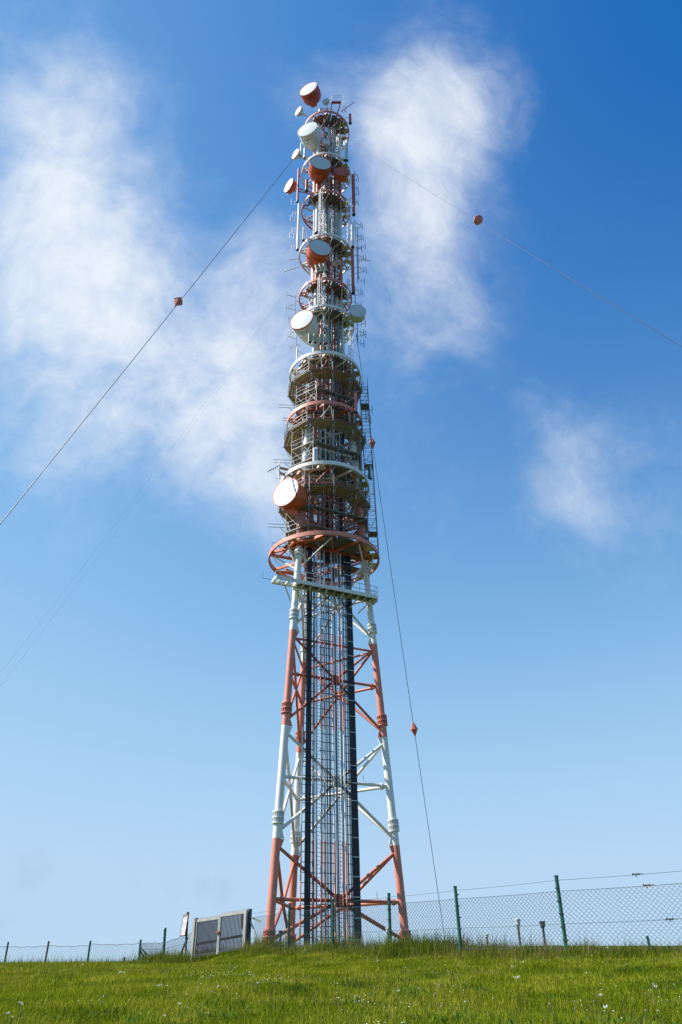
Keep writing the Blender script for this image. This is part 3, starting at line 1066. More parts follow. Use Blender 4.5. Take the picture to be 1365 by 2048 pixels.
pole_antenna('pair of silver tubes on the white ring, right one, beside the middle scaffold', 633.5, 925, 896, 61.6, .12, M_LGREY)
pole_antenna('dark panel antenna on the right of the middle scaffold, inner one', 739, 955, 930, 63.5, .12, M_DARKFIX)
pole_antenna('dark panel antenna on the right of the middle scaffold, outer one', 742.5, 957, 932, 63.6, .1, M_LGREY)
pole_antenna('slim white tube beside the left rim of the big white ring halfway up', 607, 480, 455, 63.6, .16, M_WHITE)
pole_antenna('thin silver mast inside the right edge near the halfway ring', 718, 555, 455, 64.5, .07, M_LGREY)
pole_antenna('long silver mast on the right edge running down past the pale grey dish', 698, 612, 556, 63.5, .2, M_LGREY, 'lattice mast', 'lattice_mast_antenna', True)


def dipole_array(label, px, y0, y1, Y, side, n, reach, m=M_DARKFIX):
    a, b = zpole(px, y0, y1, Y)
    root = thing('dipole_antenna', a, label, 'dipole antenna', 'dipole arrays on the tower flanks')
    MB().tube(a, b, .045, 6).build('mast', m, root)
    h = (b - a).length
    for i in range(n):
        z = h * (i + .5) / n
        p = a + Vector((0, 0, z))
        q = p + Vector((side * reach * (1 if i % 2 else .78), -.35 * reach * (1 if i % 2 else -1), 0))
        mb = MB().tube(p, q, .026, 5)
        mb.tube(q - Vector((0, 0, .62)), q + Vector((0, 0, .62)), .034, 6)
        mid = p.lerp(q, .5)
        mb.tube(mid - Vector((0, 0, .5)), mid + Vector((0, 0, .5)), .02, 5)
        mb.build('dipole', m, root)
    c = (Vector((XC, D, 0)) - Vector((a.x, a.y, 0))); c.z = 0
    for t in (.25, .75):
        p = a + Vector((0, 0, h * t))
        MB().tube(p, p + c.normalized() * max(.4, c.length - 3.4), .03, 6).build('support_arm', m, root)
    return root


dipole_array('dipole array on the left flank beside the long white pole', 594, 500, 400, 63.5, -1, 6, 1.0, M_LGREY)
dipole_array('dipole array on the left flank above the large lower white dish', 590, 640, 588, 63.5, -1, 4, 1.1)
dipole_array('dipole array on the left flank under the large lower white dish', 592, 700, 655, 64, -1, 3, 1.0)
dipole_array('three yagi stubs beside the tall dark red pole', 711, 410, 342, 64, 1, 5, .55)
dipole_array('dipole array on the right flank above the halfway ring', 712, 500, 440, 64, 1, 5, 1.05)
dipole_array('dipole array on the right flank level with the halfway ring', 716, 565, 492, 64.2, 1, 6, 1.15)
dipole_array('dipole array on the right flank above the pale grey dish', 711, 612, 572, 64, 1, 3, 1.0)
dipole_array('dipole array on the right flank below the pale grey dish', 716, 690, 645, 64.2, 1, 4, 1.0)
dipole_array('dipole pair beside the right rim of the middle scaffold', 733, 845, 815, 64, 1, 2, .7)


def yagi(label, p0, p1, nel, el, m=M_LGREY, vert=False):
    root = thing('yagi_antenna', p0, label, 'yagi antenna')
    p0, p1 = Vector(p0), Vector(p1)
    MB().tube(p0, p1, .05, 6).build('boom', m, root)
    dv = (p1 - p0).normalized()
    e = Vector((0, 0, 1)) if vert else dv.cross(Vector((0, 0, 1))).normalized()
    for i in range(nel):
        c = p0.lerp(p1, (i + .6) / nel)
        s = el * (1 - .35 * i / nel)
        MB().tube(c - e * s, c + e * s, .022, 5).build('element', m, root)
    return root


yagi('yagi on a grey boom pointing right from the halfway ring', at(716, 519, 63.5), at(742, 522, 63), 5, .55, M_LGREY, True)
yagi('upper white yagi boom pointing left from the halfway ring', at(598, 517, 63.8), at(579, 520, 63), 3, .3, M_WHITE, True)
yagi('lower white yagi boom pointing left under the halfway ring', at(599, 533, 63.8), at(569, 544, 62.5), 4, .55, M_WHITE, True)
yagi('small yagi pointing left from the bracket above the lowest dish', at(559, 931, 60.5), at(536, 943, 60), 5, .5, M_GALV, True)
yagi('red boom sticking out right from the tower top', at(682, 223, 63), at(709.5, 204, 62.5), 4, .25, M_RED2, True)


def panel_group(label, pts, Y, h, m, lean=0):
    for i, (px, py) in enumerate(pts):
        p = at(px, py, Y)
        root = thing('panel_antenna', p, label[i] if isinstance(label, list) else label, 'panel antenna', 'panel antennas on the column')
        up = Vector((lean, 0, 1)).normalized()
        MB().beam(p, p + up * h, .42, .22, up=NF).build('radome_panel', m, root)
        MB().beam(p - up * .12, p, .3, .16, up=NF).build('connector_box', M_DARKFIX, root)
        MB().tube(p + up * h * .5, p + up * h * .5 - NF * 1.0, .05, 6).build('support_arm', M_LGREY, root)


ordn = ['leftmost', 'second', 'third', 'rightmost']
panel_group([o + ' of the four khaki panels below the large lower white dish' for o in ordn], [(620.5, 684), (631, 685), (642.5, 686), (653, 686)], 61.5, 1.35, M_BRACKET)
panel_group([o + ' of the three leaning khaki panels under the halfway orange dish' for o in ('leftmost', 'middle', 'rightmost')], [(637, 546), (645, 544), (653, 543)], 61.6, 1.5, M_BRACKET, -.18)
panel_group(['left tan box panel on the column right of the halfway orange dish', 'right tan box panel on the column right of the halfway orange dish'], [(669.5, 534), (679, 531)], 62.5, 1.1, M_TAN)

# clutter standing on the top ring
rt = random.Random(5)
for k in range(16):
    a = R(rt.uniform(-175, 60)); q = rt.uniform(.6, 3.4)
    p = ax_p(a, q, 112.9)
    h = rt.uniform(.8, 2.6)
    MB().tube(p, p + Vector((0, 0, h)), rt.choice((.06, .08, .11)), 8).build('top_post', rt.choice((M_RED2, M_RED2, M_LGREY, M_WHITE)), tower)
    if k % 2:
        p2 = ax_p(a + R(rt.uniform(25, 60)), q, 112.9 + h * rt.uniform(.4, .9))
        MB().tube(p + Vector((0, 0, h * .8)), p2, .05, 6).build('top_rail', rt.choice((M_RED2, M_LGREY)), tower)
    if k % 3 == 0:
        MB().beam(p + Vector((.15, 0, h * .4)), p + Vector((.15, 0, h * .4 + .5)), .4, .3, up=NF).build('equipment_box', rt.choice((M_LGREY, M_RED2)), tower)
# working basket and whips on the very top
p = at(664, 205, 64)
root = thing('roof_basket', p, 'small red and white working basket with rails on the tower top', 'work basket')
q = at(682, 209, 64); q.z = p.z
dv = (q - p); Lb = dv.length; dv.normalize(); sv = dv.cross(Vector((0, 0, 1)))
MB().beam(p, q, .38, .18).build('floor_beam', M_RED2, root)
for hz in (.55, 1.05):
    MB().path([p + sv * .5 + Vector((0, 0, hz)), q + sv * .5 + Vector((0, 0, hz)), q - sv * .5 + Vector((0, 0, hz)), p - sv * .5 + Vector((0, 0, hz)), p + sv * .5 + Vector((0, 0, hz))], .03, 5).build('guard_rail', M_WHITE, root)
for o in (p + sv * .5, q + sv * .5, q - sv * .5, p - sv * .5):
    MB().tube(o, o + Vector((0, 0, 1.07)), .03, 5).build('rail_post', M_WHITE, root)
for o in (p, q):
    MB().beam(o, Vector((o.x * .5 + XC * .5, D - 1.0, ZTOP - .5)), .12, .12).build('support_leg', M_RED2, root)
for px, y0, y1, wl in ((689, 219, 192, 'tall middle'), (692, 221, 193, 'tall right hand'), (686, 222, 205, 'short left hand')):
    a, b = zpole(px, y0, y1, 63.5)
    root = thing('whip_antenna', a, wl + ' of three thin white whips at the tower top beside the red boom', 'whip antenna', 'whip antennas at the top')
    MB().tube(a, b, .03, 5).build('whip', M_WHITE, root)
    MB().tube(a - Vector((0, 0, .5)), a, .05, 6).build('spring_base', M_RED2, root)
# bracket frame on the left above the lowest dish
p = at(558, 958, 63)
root = thing('outrigger_frame', p, 'grey plank outrigger frame with upright post above the lowest orange dish', 'bracket frame')
pt = at(558, 925, 63); pt = Vector((p.x, p.y, pt.z))
MB().tube(p, pt, .06, 8).build('upright', M_LGREY, root)
for dz in (-.55, -1.25):
    a = pt + Vector((0, .2, dz)); b = a + Vector((1.6, .9, .12))
    MB().beam(a, b, .3, .1).build('outrigger_board', M_PLANKD, root)
a = pt + Vector((-.1, -.05, -.9))
MB().tube(a, a + Vector((1.0, .2, -1.3)), .045, 6).build('diagonal_strut', M_GALV, root)

# ------------------------------------------------------------------ scaffolds


def tri_level(zl, q, cutoff):
    """six-cornered walkway line following the triangular body at in-radius q"""
    pts = []
    for k in range(3):
        a = LEG_A[k]
        R3 = q * 2 - cutoff
        w = cutoff * 1.732 * .5 + .3
        c = ax_p(a, R3, zl)
        t = Vector((-math.sin(a), math.cos(a), 0))
        pts += [c - t * w, c + t * w]
    return pts


def scaffold(label, zd, ro, ri, q, zs, seed):
    rnd = random.Random(seed)
    root = thing('scaffold', (XC, D, zd), label, 'scaffold', 'scaffold stages round the tower')
    nside = 10
    ang = [R(-77 + 36 * k) for k in range(nside)]
    up = Vector((0, 0, 1))
    # main deck: four boards to each side of the polygon
    for k in range(nside):
        a0, a1 = ang[k], ang[(k + 1) % nside]
        nb = 5
        for j in range(nb):
            r0 = ri + (ro - ri) * (j + .03) / nb; r1 = ri + (ro - ri) * (j + .95) / nb
            rise = .10 * j
            zz = zd - .02 + rnd.uniform(-.03, .03)
            e = R(.6)
            v = [ax_p(a0 + e, r0, zz), ax_p(a1 - e, r0, zz), ax_p(a1 - e, r1, zz), ax_p(a0 + e, r1, zz)]
            v2 = [x + up * .05 for x in v]
            b = MB()
            b.add(v + v2, [(0, 1, 2, 3)[::-1], (4, 5, 6, 7), (0, 1, 5, 4), (1, 2, 6, 5), (2, 3, 7, 6), (3, 0, 4, 7)])
            b.build('deck_board', M_PLANK, root)
        # toe board and rails
        v0, v1 = ax_p(a0, ro + .03, zd), ax_p(a1, ro + .03, zd)
        MB().beam(v0 + up * .12, v1 + up * .12, .04, .2).build('toe_board', M_RUST if k % 3 == 0 else M_PLANKD, root)
        for hz in (.62, 1.1):
            MB().tube(v0 + up * hz, v1 + up * hz, .03, 6).build('guard_rail', M_TUBE, root)
        for rr in (ri, ro):
            MB().tube(ax_p(a0, rr, zd - .1), ax_p(a1, rr, zd - .1), .032, 6).build('ledger_tube', M_TUBE, root)
        MB().tube(ax_p(a0, ri - .5, zd - .13), ax_p(a0, ro + .2, zd - .13), .035, 6).build('transom_tube', M_TUBE, root)
        # standards
        MB().tube(v0 - up * .3, v0 + up * (1.3 + 1.0 * (k % 2)), .03, 6).build('standard_tube', M_TUBE, root)
        MB().tube(ax_p(a0, ro, zd - .2), ax_p(a0, ri * .95, zs[0] - .4), .03, 6).build('raking_tube', M_TUBE, root)
        MB().tube(ax_p(a0 + .04, ro, zd - .2), ax_p(a0 + .04, ri * .9, zs[-1]), .028, 6).build('raking_tube', M_TUBE, root)
        if k in (0, 1, 9):
            MB().tube(ax_p(a0 - .05, ro + .05, zd + 1.6), ax_p(a0 + .03, ro - .6, zd - .6), .045, 6).build('hanger_tube', M_LGREY, root)
    # lower walkways hugging the body
    for lev, zl in enumerate(zs):
        for wdt, nm in ((0, 0),):
            outer = tri_level(zl, q + .75, 1.35)
            inner = tri_level(zl, q + .1, 1.1)
            for k in range(6):
                o0, o1, i0, i1 = outer[k], outer[(k + 1) % 6], inner[k], inner[(k + 1) % 6]
                nb = 3
                for j in range(nb):
                    f0, f1 = (j + .04) / nb, (j + .94) / nb
                    v = [i0.lerp(o0, f0), i1.lerp(o1, f0), i1.lerp(o1, f1), i0.lerp(o0, f1)]
                    v2 = [x + up * .05 for x in v]
                    b = MB()
                    b.add(v + v2, [(0, 1, 2, 3)[::-1], (4, 5, 6, 7), (0, 1, 5, 4), (1, 2, 6, 5), (2, 3, 7, 6), (3, 0, 4, 7)])
                    b.build('walk_board', M_PLANKD, root)
                MB().tube(o0 - up * .08, o1 - up * .08, .04, 6).build('ledger_tube', M_TUBE, root)
                for hz in ((.55, 1.05) if k in (0, 1, 2) else (1.05,)):
                    MB().tube(o0 + up * hz, o1 + up * hz, .028, 6).build('guard_rail', M_TUBE, root)
                if lev == 0:
                    m = M_YELLOW if (k == 0 and seed != 1) else M_TUBE
                    MB().tube(o0 - up * (zl - zs[-1] + 1.6), o0 + up * (zd - zl + 1.0), .035, 6).build('standard_tube', m, root)
                    c = o0.lerp(o1, .5)
                    MB().tube(c - up * (zl - zs[-1] + 1.2), c + up * (zd - zl - .2), .032, 6).build('standard_tube', M_TUBE, root)
                    if k in (0, 1, 5):
                        MB().tube(o0 - up * .1, c - up * 2.0, .028, 6).build('diagonal_tube', M_TUBE, root)
                        MB().tube(c + up * .1, o1 - up * 2.0, .028, 6).build('diagonal_tube', M_TUBE, root)
                        MB().tube(c - up * 1.9, o1 - up * .1, .028, 6).build('diagonal_tube', M_TUBE, root)
        # tube ends sticking out to the left
        for dy in (0, .7):
            a = ax_p(R(186), ro - .6, zl - .3 + .55 * dy)
            MB().tube(a + Vector((1.5, 0, 0)), a + Vector((-1.6 + .5 * lev, -.3, 0)), .03, 6).build('projecting_tube', M_TUBE, root)
        MB().tube(ax_p(R(186), ro - .2, zl - .2), ax_p(R(195), ro - 1.7, zl - 2.0), .03, 6).build('raking_tube', M_TUBE, root)
    # thin bracing and netting lines between deck and walkways, all round
    for k in range(nside):
        a0 = ang[k]
        for j in range(3):
            aa = a0 + R(rnd.uniform(4, 32)); r0 = rnd.uniform(ri - .3, ro); r1 = rnd.uniform(q + .6, ri)
            MB().tube(ax_p(aa, r0, zd + rnd.uniform(-.2, 1.4)), ax_p(aa + R(rnd.uniform(-14, 14)), r1, zs[-1] - rnd.uniform(0, 1.0)), rnd.choice((.02, .024, .03)), 5).build('bracing_tube', M_TUBE, root)
        aa = a0 + R(rnd.uniform(5, 30)); q0 = ax_p(aa, ro + .06, zd - .3)
        MB().tube(q0, q0 + up * rnd.uniform(1.5, 2.4), .026, 5).build('standard_tube', M_TUBE, root)
        for hz in (.9, 1.7):
            MB().tube(ax_p(aa, ri + .2, zd - hz), ax_p(aa + R(rnd.uniform(25, 50)), ri + .2, zd - hz - rnd.uniform(-.3, .3)), .022, 5).build('bracing_tube', M_TUBE, root)
    # ladder frame standing on the left front
    base = ax_p(R(-132), ri + .35, zs[-1] - 1.0)
    t = Vector((.9, -.1, 0)).normalized()
    H = zd + 1.2 - base.z
    for s in (0, .85):
        MB().tube(base + t * s, base + t * s + up * H, .034, 6).build('frame_upright', M_TUBE, root)
    for i in range(int(H / .75)):
        MB().tube(base + up * (.4 + .75 * i), base + t * .85 + up * (.4 + .75 * i), .026, 6).build('frame_rung', M_TUBE, root)
    return root


scaffold('uppermost scaffold stage with plank deck between the cream ring and red ring', 58.0, 4.45, 2.75, 1.75, (55.6, 53.6), 1)
scaffold('middle scaffold stage with plank deck hanging under the bright red ring', 50.4, 4.7, 2.9, 2.0, (47.6, 45.4), 2)
scaffold('lowest scaffold stage with plank deck beside the lowest orange dish', 41.6, 4.95, 3.05, 2.25, (39.2, 36.9), 3)

# slim access tower of tubes up the right side
root = thing('scaffold_ladder_tower', (XC + 5.0, D + .3, 36.0), 'slim tube ladder tower climbing the right side of the scaffold stages', 'scaffold')
st = []
H0, H1 = 36.3, 59.5
for dx, dy in ((0, 0), (.95, 0), (.95, 1.2), (0, 1.2)):
    st.append((dx, dy))


def stp(i, z):
    k = (z - H0) / (H1 - H0)
    return Vector((XC + 4.75 - .55 * k + st[i][0], D - .2 + st[i][1], z))


for i in range(4):
    MB().tube(stp(i, H0 - .5), stp(i, H1 + (.8 if i % 2 else 0)), .032, 6).build('standard_tube', M_TUBE, root)
z = H0
j = 0
while z < H1:
    for i in range(4):
        MB().tube(stp(i, z), stp((i + 1) % 4, z), .02, 5).build('ledger_tube', M_TUBE, root)
    a, b = stp(j % 4, z), stp((j + 1) % 4, z + .55)
    MB().tube(a, b, .022, 5).build('diagonal_tube', M_TUBE, root)
    if j % 16 == 4:
        MB().beam(stp(0, z + .05).lerp(stp(3, z + .05), .5), stp(1, z + .05).lerp(stp(2, z + .05), .5), 1.1, .06).build('landing_board', M_PLANKD, root)
        a, b = stp(0, z), stp(1, min(z + 2.0, H1))
        MB().tube(a, b, .028, 5).build('diagonal_tube', M_TUBE, root)
    z += .55; j += 1

# ------------------------------------------------------------------ guy wires with marker bodies
M_GUY = mat('dark_guy_cable', (.035, .045, .06), .5, .3, var=.2)
M_GUYL = mat('light_guy_cable', (.035, .04, .05), .5, .3, var=.2)
M_MARK = mat('salmon_marker_paint', (.52, .13, .09), .5, var=.08)


def guy(label, p, q, t1, r, m, sag=.25):
    p, q = Vector(p), Vector(q)
    e = p + (q - p) * t1
    if m is M_GUYL:
        pass
    pts = []
    for i in range(33):
        t = i / 32
        v = p.lerp(e, t); v.z -= sag * 4 * t * (1 - t)
        pts.append(v)
    root = thing('guy_wire', e, label, 'guy wire')
    MB().path(pts, r, 6).build('wire_rope', m, root)
    MB().tube(p, p.lerp(e, .006), r * 2.6, 8).build('end_socket', M_GALV, root)
    return root, pts


def marker(label, P, axis, h, r, n=6):
    P, axis = Vector(P), Vector(axis).normalized()
    root = thing('wire_marker', P, label, 'wire marker', 'salmon marker bodies on the guy wires')
    a = axis.orthogonal().normalized(); b = axis.cross(a)
    ring_ = [P + (a * math.cos(2 * PI * k / n) + b * math.sin(2 * PI * k / n)) * r for k in range(n)]
    for s, nm in ((1, 'upper_cone'), (-1, 'lower_cone')):
        mb = MB()
        ap = P + axis * (s * h / 2)
        mb.add(ring_ + [ap], [(k, (k + 1) % n, n)[::s] for k in range(n)])
        mb.build(nm, M_MARK, root)
    mb = MB().lathe([(r * .98, -.02), (r * 1.03, -.02), (r * 1.03, .02), (r * .98, .02)], P, axis, n, smooth=False)
    mb.build('seam_band', M_MARK, root)
    MB().tube(P - axis * (h / 2 + .12), P + axis * (h / 2 + .12), .035, 6).build('clamp_sleeve', M_DARKFIX, root)


# left wire
a = at(587, 318, 64.5); b = at(357, 603, 53)
guy('taut dark guy wire running from the tower down to the left', a, b, 2.3, .035, M_GUY, .35)
dvec = b - a
marker('salmon marker body on the left guy wire', b, dvec + Vector((0, 0, -4)), 1.9, .52)
# right wire
a = at(697, 280, 63.6); b = at(957, 440, 51)
guy('pale twisted guy wire running from the tower down to the right', a, b, 2.2, .021, M_GUYL, .35)
marker('salmon marker body on the right guy wire against the upper cloud', b, (b - a), 1.9, .58)
# right rear wire to the ground behind the fence
a = at(713, 668, 67.2); e = at(891, 1884, 88.0)
guy('thin dark guy wire dropping behind the fence right of the tower', a, e, 1.0, .032, M_GUY, .0)
def on_wire(py):
    lo, hi = 0., 1.
    for _ in range(40):
        m_ = (lo + hi) / 2
        p_ = a.lerp(e, m_)
        c_, s_ = math.cos(RO), math.sin(RO)
        d_ = p_.y * math.cos(TH) + p_.z * math.sin(TH)
        u_, v_ = p_.x / d_ * F_PX, (-p_.y * math.sin(TH) + p_.z * math.cos(TH)) / d_ * F_PX
        y_ = 1024 - (s_ * u_ + c_ * v_)
        if y_ < py: lo = m_
        else: hi = m_
    return a.lerp(e, lo)
marker('upper salmon marker body on the rear wire beside the middle scaffold', on_wire(886), a - e, 1.75, .42)
marker('lower salmon marker body on the rear wire right of the tower legs', on_wire(1458), a - e, 1.75, .42)
# very faint pair of aerial wires on the left
for dx in (0, 9):
    p0 = at(566, 588 + dx * .6, 69); p1 = at(342 + dx * .4, 888 + dx, 76)
    root, _ = guy(('upper' if dx == 0 else 'lower') + ' of two faint hair thin aerial wires to the left of the tower', p0, p1, 2.4, .006, M_GUYL, 1.2)
    root['group'] = 'faint pair of aerial wires'

# ------------------------------------------------------------------ fence on the right, in front of the tower
FP = [(8.9, 13.6), (6.6, 14.6), (4.2, 16.0), (2.48, 18.0), (1.07, 19.8), (-.31, 21.7), (-1.59, 23.5), (-2.82, 25.4)]
FTOP = {0: 1.62, 1: 1.62, 2: 1.52, 3: 1.50, 4: 1.33, 5: 1.24, 6: 1.12, 7: 1.0}
tops_px = {2: (1125, 1754), 3: (917.5, 1775), 4: (780, 1789), 5: (664, 1801), 6: (572.5, 1809)}
fence = thing('chain_link_fence', (4.2, 16.0, gz(4.2, 16)), 'dark green chain link fence with steel posts in front of the tower', 'fence')
top_z = []
for i, (x, y) in enumerate(FP):
    z0 = gz(x, y)
    if i in tops_px:
        zt = at(*tops_px[i], y).z
    else:
        zt = None
    top_z.append(zt)
top_z[1] = top_z[2] + .05; top_z[0] = top_z[1] + .03
top_z[7] = at(497, 1823, 25.4).z
LEAN = [0, .01, .012, -.02, .01, .0, .015, 0]


def build_post(parent, x, y, z0, zt, m=M_FPOST, lean=0, r=.038):
    p, q = Vector((x, y, z0 - .25)), Vector((x + lean, y, zt))
    mb = MB().tube(p, q, r, 10)
    o = mb.build('fence_post', m, parent)
    MB().tube(q, q + Vector((0, 0, .03)), r * 1.12, 10).build('post_cap', m, o)
    return o


for i, (x, y) in enumerate(FP[:-1]):
    po = build_post(fence, x, y, gz(x, y), top_z[i], lean=LEAN[i])
    for k in range(5):            # wire ties
        zz = gz(x, y) + .25 + k * .22
        MB().lathe([(.039, -.012), (.05, -.012), (.05, .012), (.039, .012)], (x, y, zz), (0, 0, 1), 8, smooth=False).build('wire_tie', M_FWIRE, po)


def chain_link(mb, P0, P1, zb0, zt0, zb1, zt1, pitch, r, off, belly=.0):
    """zigzag wires filling one bay between two posts"""
    P0, P1 = Vector((*P0, 0)), Vector((*P1, 0))
    d = P1 - P0; Ln = d.length; d.normalize()
    nrm = Vector((-d.y, d.x, 0))
    ncol = max(2, int(Ln / (pitch * .54)))
    pw = Ln / ncol
    for c in range(ncol):
        u0 = (c + .5) * pw
        t = u0 / Ln
        zb, zt = zb0 + (zb1 - zb0) * t, zt0 + (zt1 - zt0) * t
        nseg = max(4, int(round((zt - zb) / (pitch * .5))))
        pts = []
        for j in range(nseg + 1):
            s = 1 if ((j + c) % 2) else -1
            # curved knuckle
            z = zt - (zt - zb) * j / nseg
            u = u0 + s * pw * .53
            bl = belly * math.sin(PI * min(max(u / Ln, 0), 1))
            pts.append(P0 + d * u + nrm * (off + (.004 if s > 0 else -.004)) + Vector((0, 0, z - bl)))
            if j < nseg:
                zz = zt - (zt - zb) * (j + .22) / nseg
                pts.append(P0 + d * (u0 + s * pw * .36) + nrm * off + Vector((0, 0, zz - bl)))
        mb.path(pts, r, 3)


MESH_DROP = [.26, .26, .25, .22, .2, .19, .17, .16]
mesh_ = MB()
for i in range(len(FP) - 1):
    (x0, y0), (x1, y1) = FP[i], FP[i + 1]
    chain_link(mesh_, FP[i], FP[i + 1], gz(x0, y0) - .02, top_z[i] - MESH_DROP[i], gz(x1, y1) - .02, top_z[i + 1] - MESH_DROP[i + 1], .088, .0033, -.045)
mo = mesh_.build('wire_mesh', M_FWIRE, fence); mo['kind'] = 'stuff'


def strand(parent, frac_or_drop, r, name, absolute=None):
    for i in range(len(FP) - 1):
        (x0, y0), (x1, y1) = FP[i], FP[i + 1]
        z0 = top_z[i] - frac_or_drop(i); z1 = top_z[i + 1] - frac_or_drop(i + 1)
        pts = []
        for k in range(9):
            t = k / 8
            pts.append(Vector((x0 + (x1 - x0) * t, y0 + (y1 - y0) * t, z0 + (z1 - z0) * t - .012 * math.sin(PI * t))) + Vector((-.02, -.035, 0)))
        MB().path(pts, r, 5).build(name, M_FWIRE, parent)


strand(fence, lambda i: .06, .0035, 'tension_wire')
strand(fence, lambda i: MESH_DROP[i], .004, 'tension_wire')
strand(fence, lambda i: MESH_DROP[i] + .56, .0035, 'tension_wire')
strand(fence, lambda i: top_z[i] - gz(*FP[i]) - .12, .0035, 'tension_wire')


def strainer(t, drop, m):
    x = FP[1][0] * t + FP[2][0] * (1 - t); y = FP[1][1] * t + FP[2][1] * (1 - t)
    z = top_z[1] * t + top_z[2] * (1 - t) - drop
    d = Vector((FP[1][0] - FP[2][0], FP[1][1] - FP[2][1], 0)).normalized()
    c = Vector((x, y - .035, z))
    mb = MB().tube(c - d * .055, c + d * .055, .014, 8)
    for s in (-.055, .055):
        mb.lathe([(.004, -.006), (.024, -.005), (.024, .005), (.004, .006)], c + d * s, d, 10, smooth=False)
    mb.tube(c + d * .06, c + d * .14, .007, 6)
    mb.tube(c, c + Vector((0, -.01, -.05)), .009, 6)
    mb.build('wire_tensioner', m, fence)


strainer(.545, .06, M_DARKFIX); strainer(.60, .255, M_RUST); strainer(.70, .82, M_DARKFIX)

# ------------------------------------------------------------------ the double gate
GR, GL = Vector((-2.95, 25.55, 0)), Vector((-5.0, 27.75, 0))
gdir = (GL - GR).normalized()
gnrm = Vector((-gdir.y, gdir.x, 0))
if gnrm.y > 0: gnrm = -gnrm
GW = (GL - GR).length
zr_t, zr_b = at(490, 1820, 25.55).z, at(490, 1897, 25.55).z
zl_t, zl_b = at(376, 1838, 27.75).z, at(376, 1917, 27.75).z
gate = thing('double_gate', (GR.x, GR.y, zr_b), 'grey steel double gate of thin upright bars left of the tower', 'gate')


def gp(t, z):
    return GR + (GL - GR) * t + Vector((0, 0, z))


def gtop(t): return zr_t + (zl_t - zr_t) * t
def gbot(t): return zr_b + (zl_b - zr_b) * t


for t, w in ((0, .10), (1, .15)):
    MB().beam(gp(t, gbot(t) - .25), gp(t, gtop(t) + .03), w, w, up=gnrm).build('gate_post', M_GATEW if t else M_DARKFIX, gate)
MB().beam(gp(.012, gbot(0) - .2) + gnrm * .12, gp(.012, gtop(0)) + gnrm * .12, .12, .06, up=gnrm).build('gate_post', M_GATEW, gate)
for t0, t1, dz in ((.045, .515, .0), (.53, .965, -.045)):
    top0, top1 = gtop(t0) - .03 + dz, gtop(t1) - .02 + dz
    bo0, bo1 = gbot(t0) + .04, gbot(t1) + .06
    lf = MB().beam(gp(t0, top0), gp(t1, top1), .06, .085).build('gate_leaf', M_GATEW, gate)
    MB().beam(gp(t0, bo0), gp(t1, bo1), .05, .06).build('frame_rail', M_SLAT, lf)
    for t, a, b in ((t0, bo0, top0), (t1, bo1, top1)):
        MB().beam(gp(t, a - .05), gp(t, b - .043), .07, .06, up=gnrm).build('frame_stile', M_GATEW, lf)
    nb = 19
    for k in range(nb):
        t = t0 + (t1 - t0) * (k + 1) / (nb + 1)
        f = (k + 1) / (nb + 1)
        MB().beam(gp(t, bo0 + (bo1 - bo0) * f + .04), gp(t, top0 + (top1 - top0) * f - .043), .028, .02, up=gnrm).build('gate_bar', M_SLAT, lf)
        # comb teeth on the top rail
        if k % 2 == 0:
            MB().beam(gp(t, top0 + (top1 - top0) * f + .043), gp(t, top0 + (top1 - top0) * f + .075), .02, .02, up=gnrm).build('comb_tooth', M_GATEW, lf)
    MB().beam(gp(t0 + .01, bo0 + .33) + gnrm * -.035, gp(t1 - .01, bo1 + .33) + gnrm * -.035, .03, .07).build('rusty_rail', M_RUST, lf)
MB().beam(gp(.5, gtop(.5) - .5) + gnrm * .05, gp(.56, gtop(.55) - .48) + gnrm * .05, .05, .06).build('latch', M_RUST, gate)
MB().beam(gp(.13, gbot(.1) + .55) - gnrm * .03, gp(.13, gbot(.1) + .95) - gnrm * .03, .05, .05).build('drop_bolt', M_RUST, gate)
# raking stay right of the gate
p0 = gp(0, gtop(0) - .32); p0.x += .05
o = MB().tube(p0, at(519, 1888, 25.3), .028, 8).build('post_stay', M_CREAM, gate)
MB().beam(p0 + Vector((.05, -.05, .1)), p0 + Vector((.3, -.1, .0)), .05, .05).build('stay_bracket', M_CREAM, gate)

# ------------------------------------------------------------------ notice board and its post
sy = 28.4
pb = at(372, 1914, sy); pb.z = gz(pb.x, sy)
s_root = thing('notice_sign', pb, 'white notice board with lines of small print on a post beside the gate', 'sign')
cT, cB = at(373, 1830, sy), at(366, 1871, sy)
upv = (cT - cB)
Hs = upv.length; upv.normalize()
rgt = Vector((.62, -.78, 0)).normalized()
nrm = rgt.cross(upv).normalized()
if nrm.y > 0: nrm = -nrm
cw = .33
ct_ = (cT + cB) / 2
MB().beam(ct_ - upv * Hs / 2, ct_ + upv * Hs / 2, cw, .02, up=nrm).build('sign_board', M_SIGN, s_root)
fr = MB()
for s in (-1, 1):
    fr.beam(ct_ + rgt * (s * cw / 2) - upv * (Hs / 2 + .02), ct_ + rgt * (s * cw / 2) + upv * (Hs / 2 + .02), .03, .035, up=nrm)
    fr.beam(ct_ + upv * (s * Hs / 2) - rgt * (cw / 2 - .016), ct_ + upv * (s * Hs / 2) + rgt * (cw / 2 - .016), .03, .03, up=nrm)
fr.build('sign_frame', M_RUST, s_root)
ink = MB()
rl = random.Random(3)
for k in range(9):
    yk = .42 - .095 * k
    if k in (2, 6): continue
    x = -.38
    while x < .36:
        wv = rl.uniform(.08, .2)
        c0 = ct_ + upv * (Hs * yk) + rgt * (cw * x) + nrm * .0125
        ink.beam(c0, c0 + rgt * (cw * min(wv, .38 - x)), .002, .022 if k else .045, up=upv)
        x += wv + .05
ink.build('sign_print', M_INK, s_root)
MB().tube(pb - Vector((0, 0, .2)), ct_ - nrm * .05 + upv * (Hs / 2 + .05), .035, 8).build('sign_post', M_WPOST, s_root)
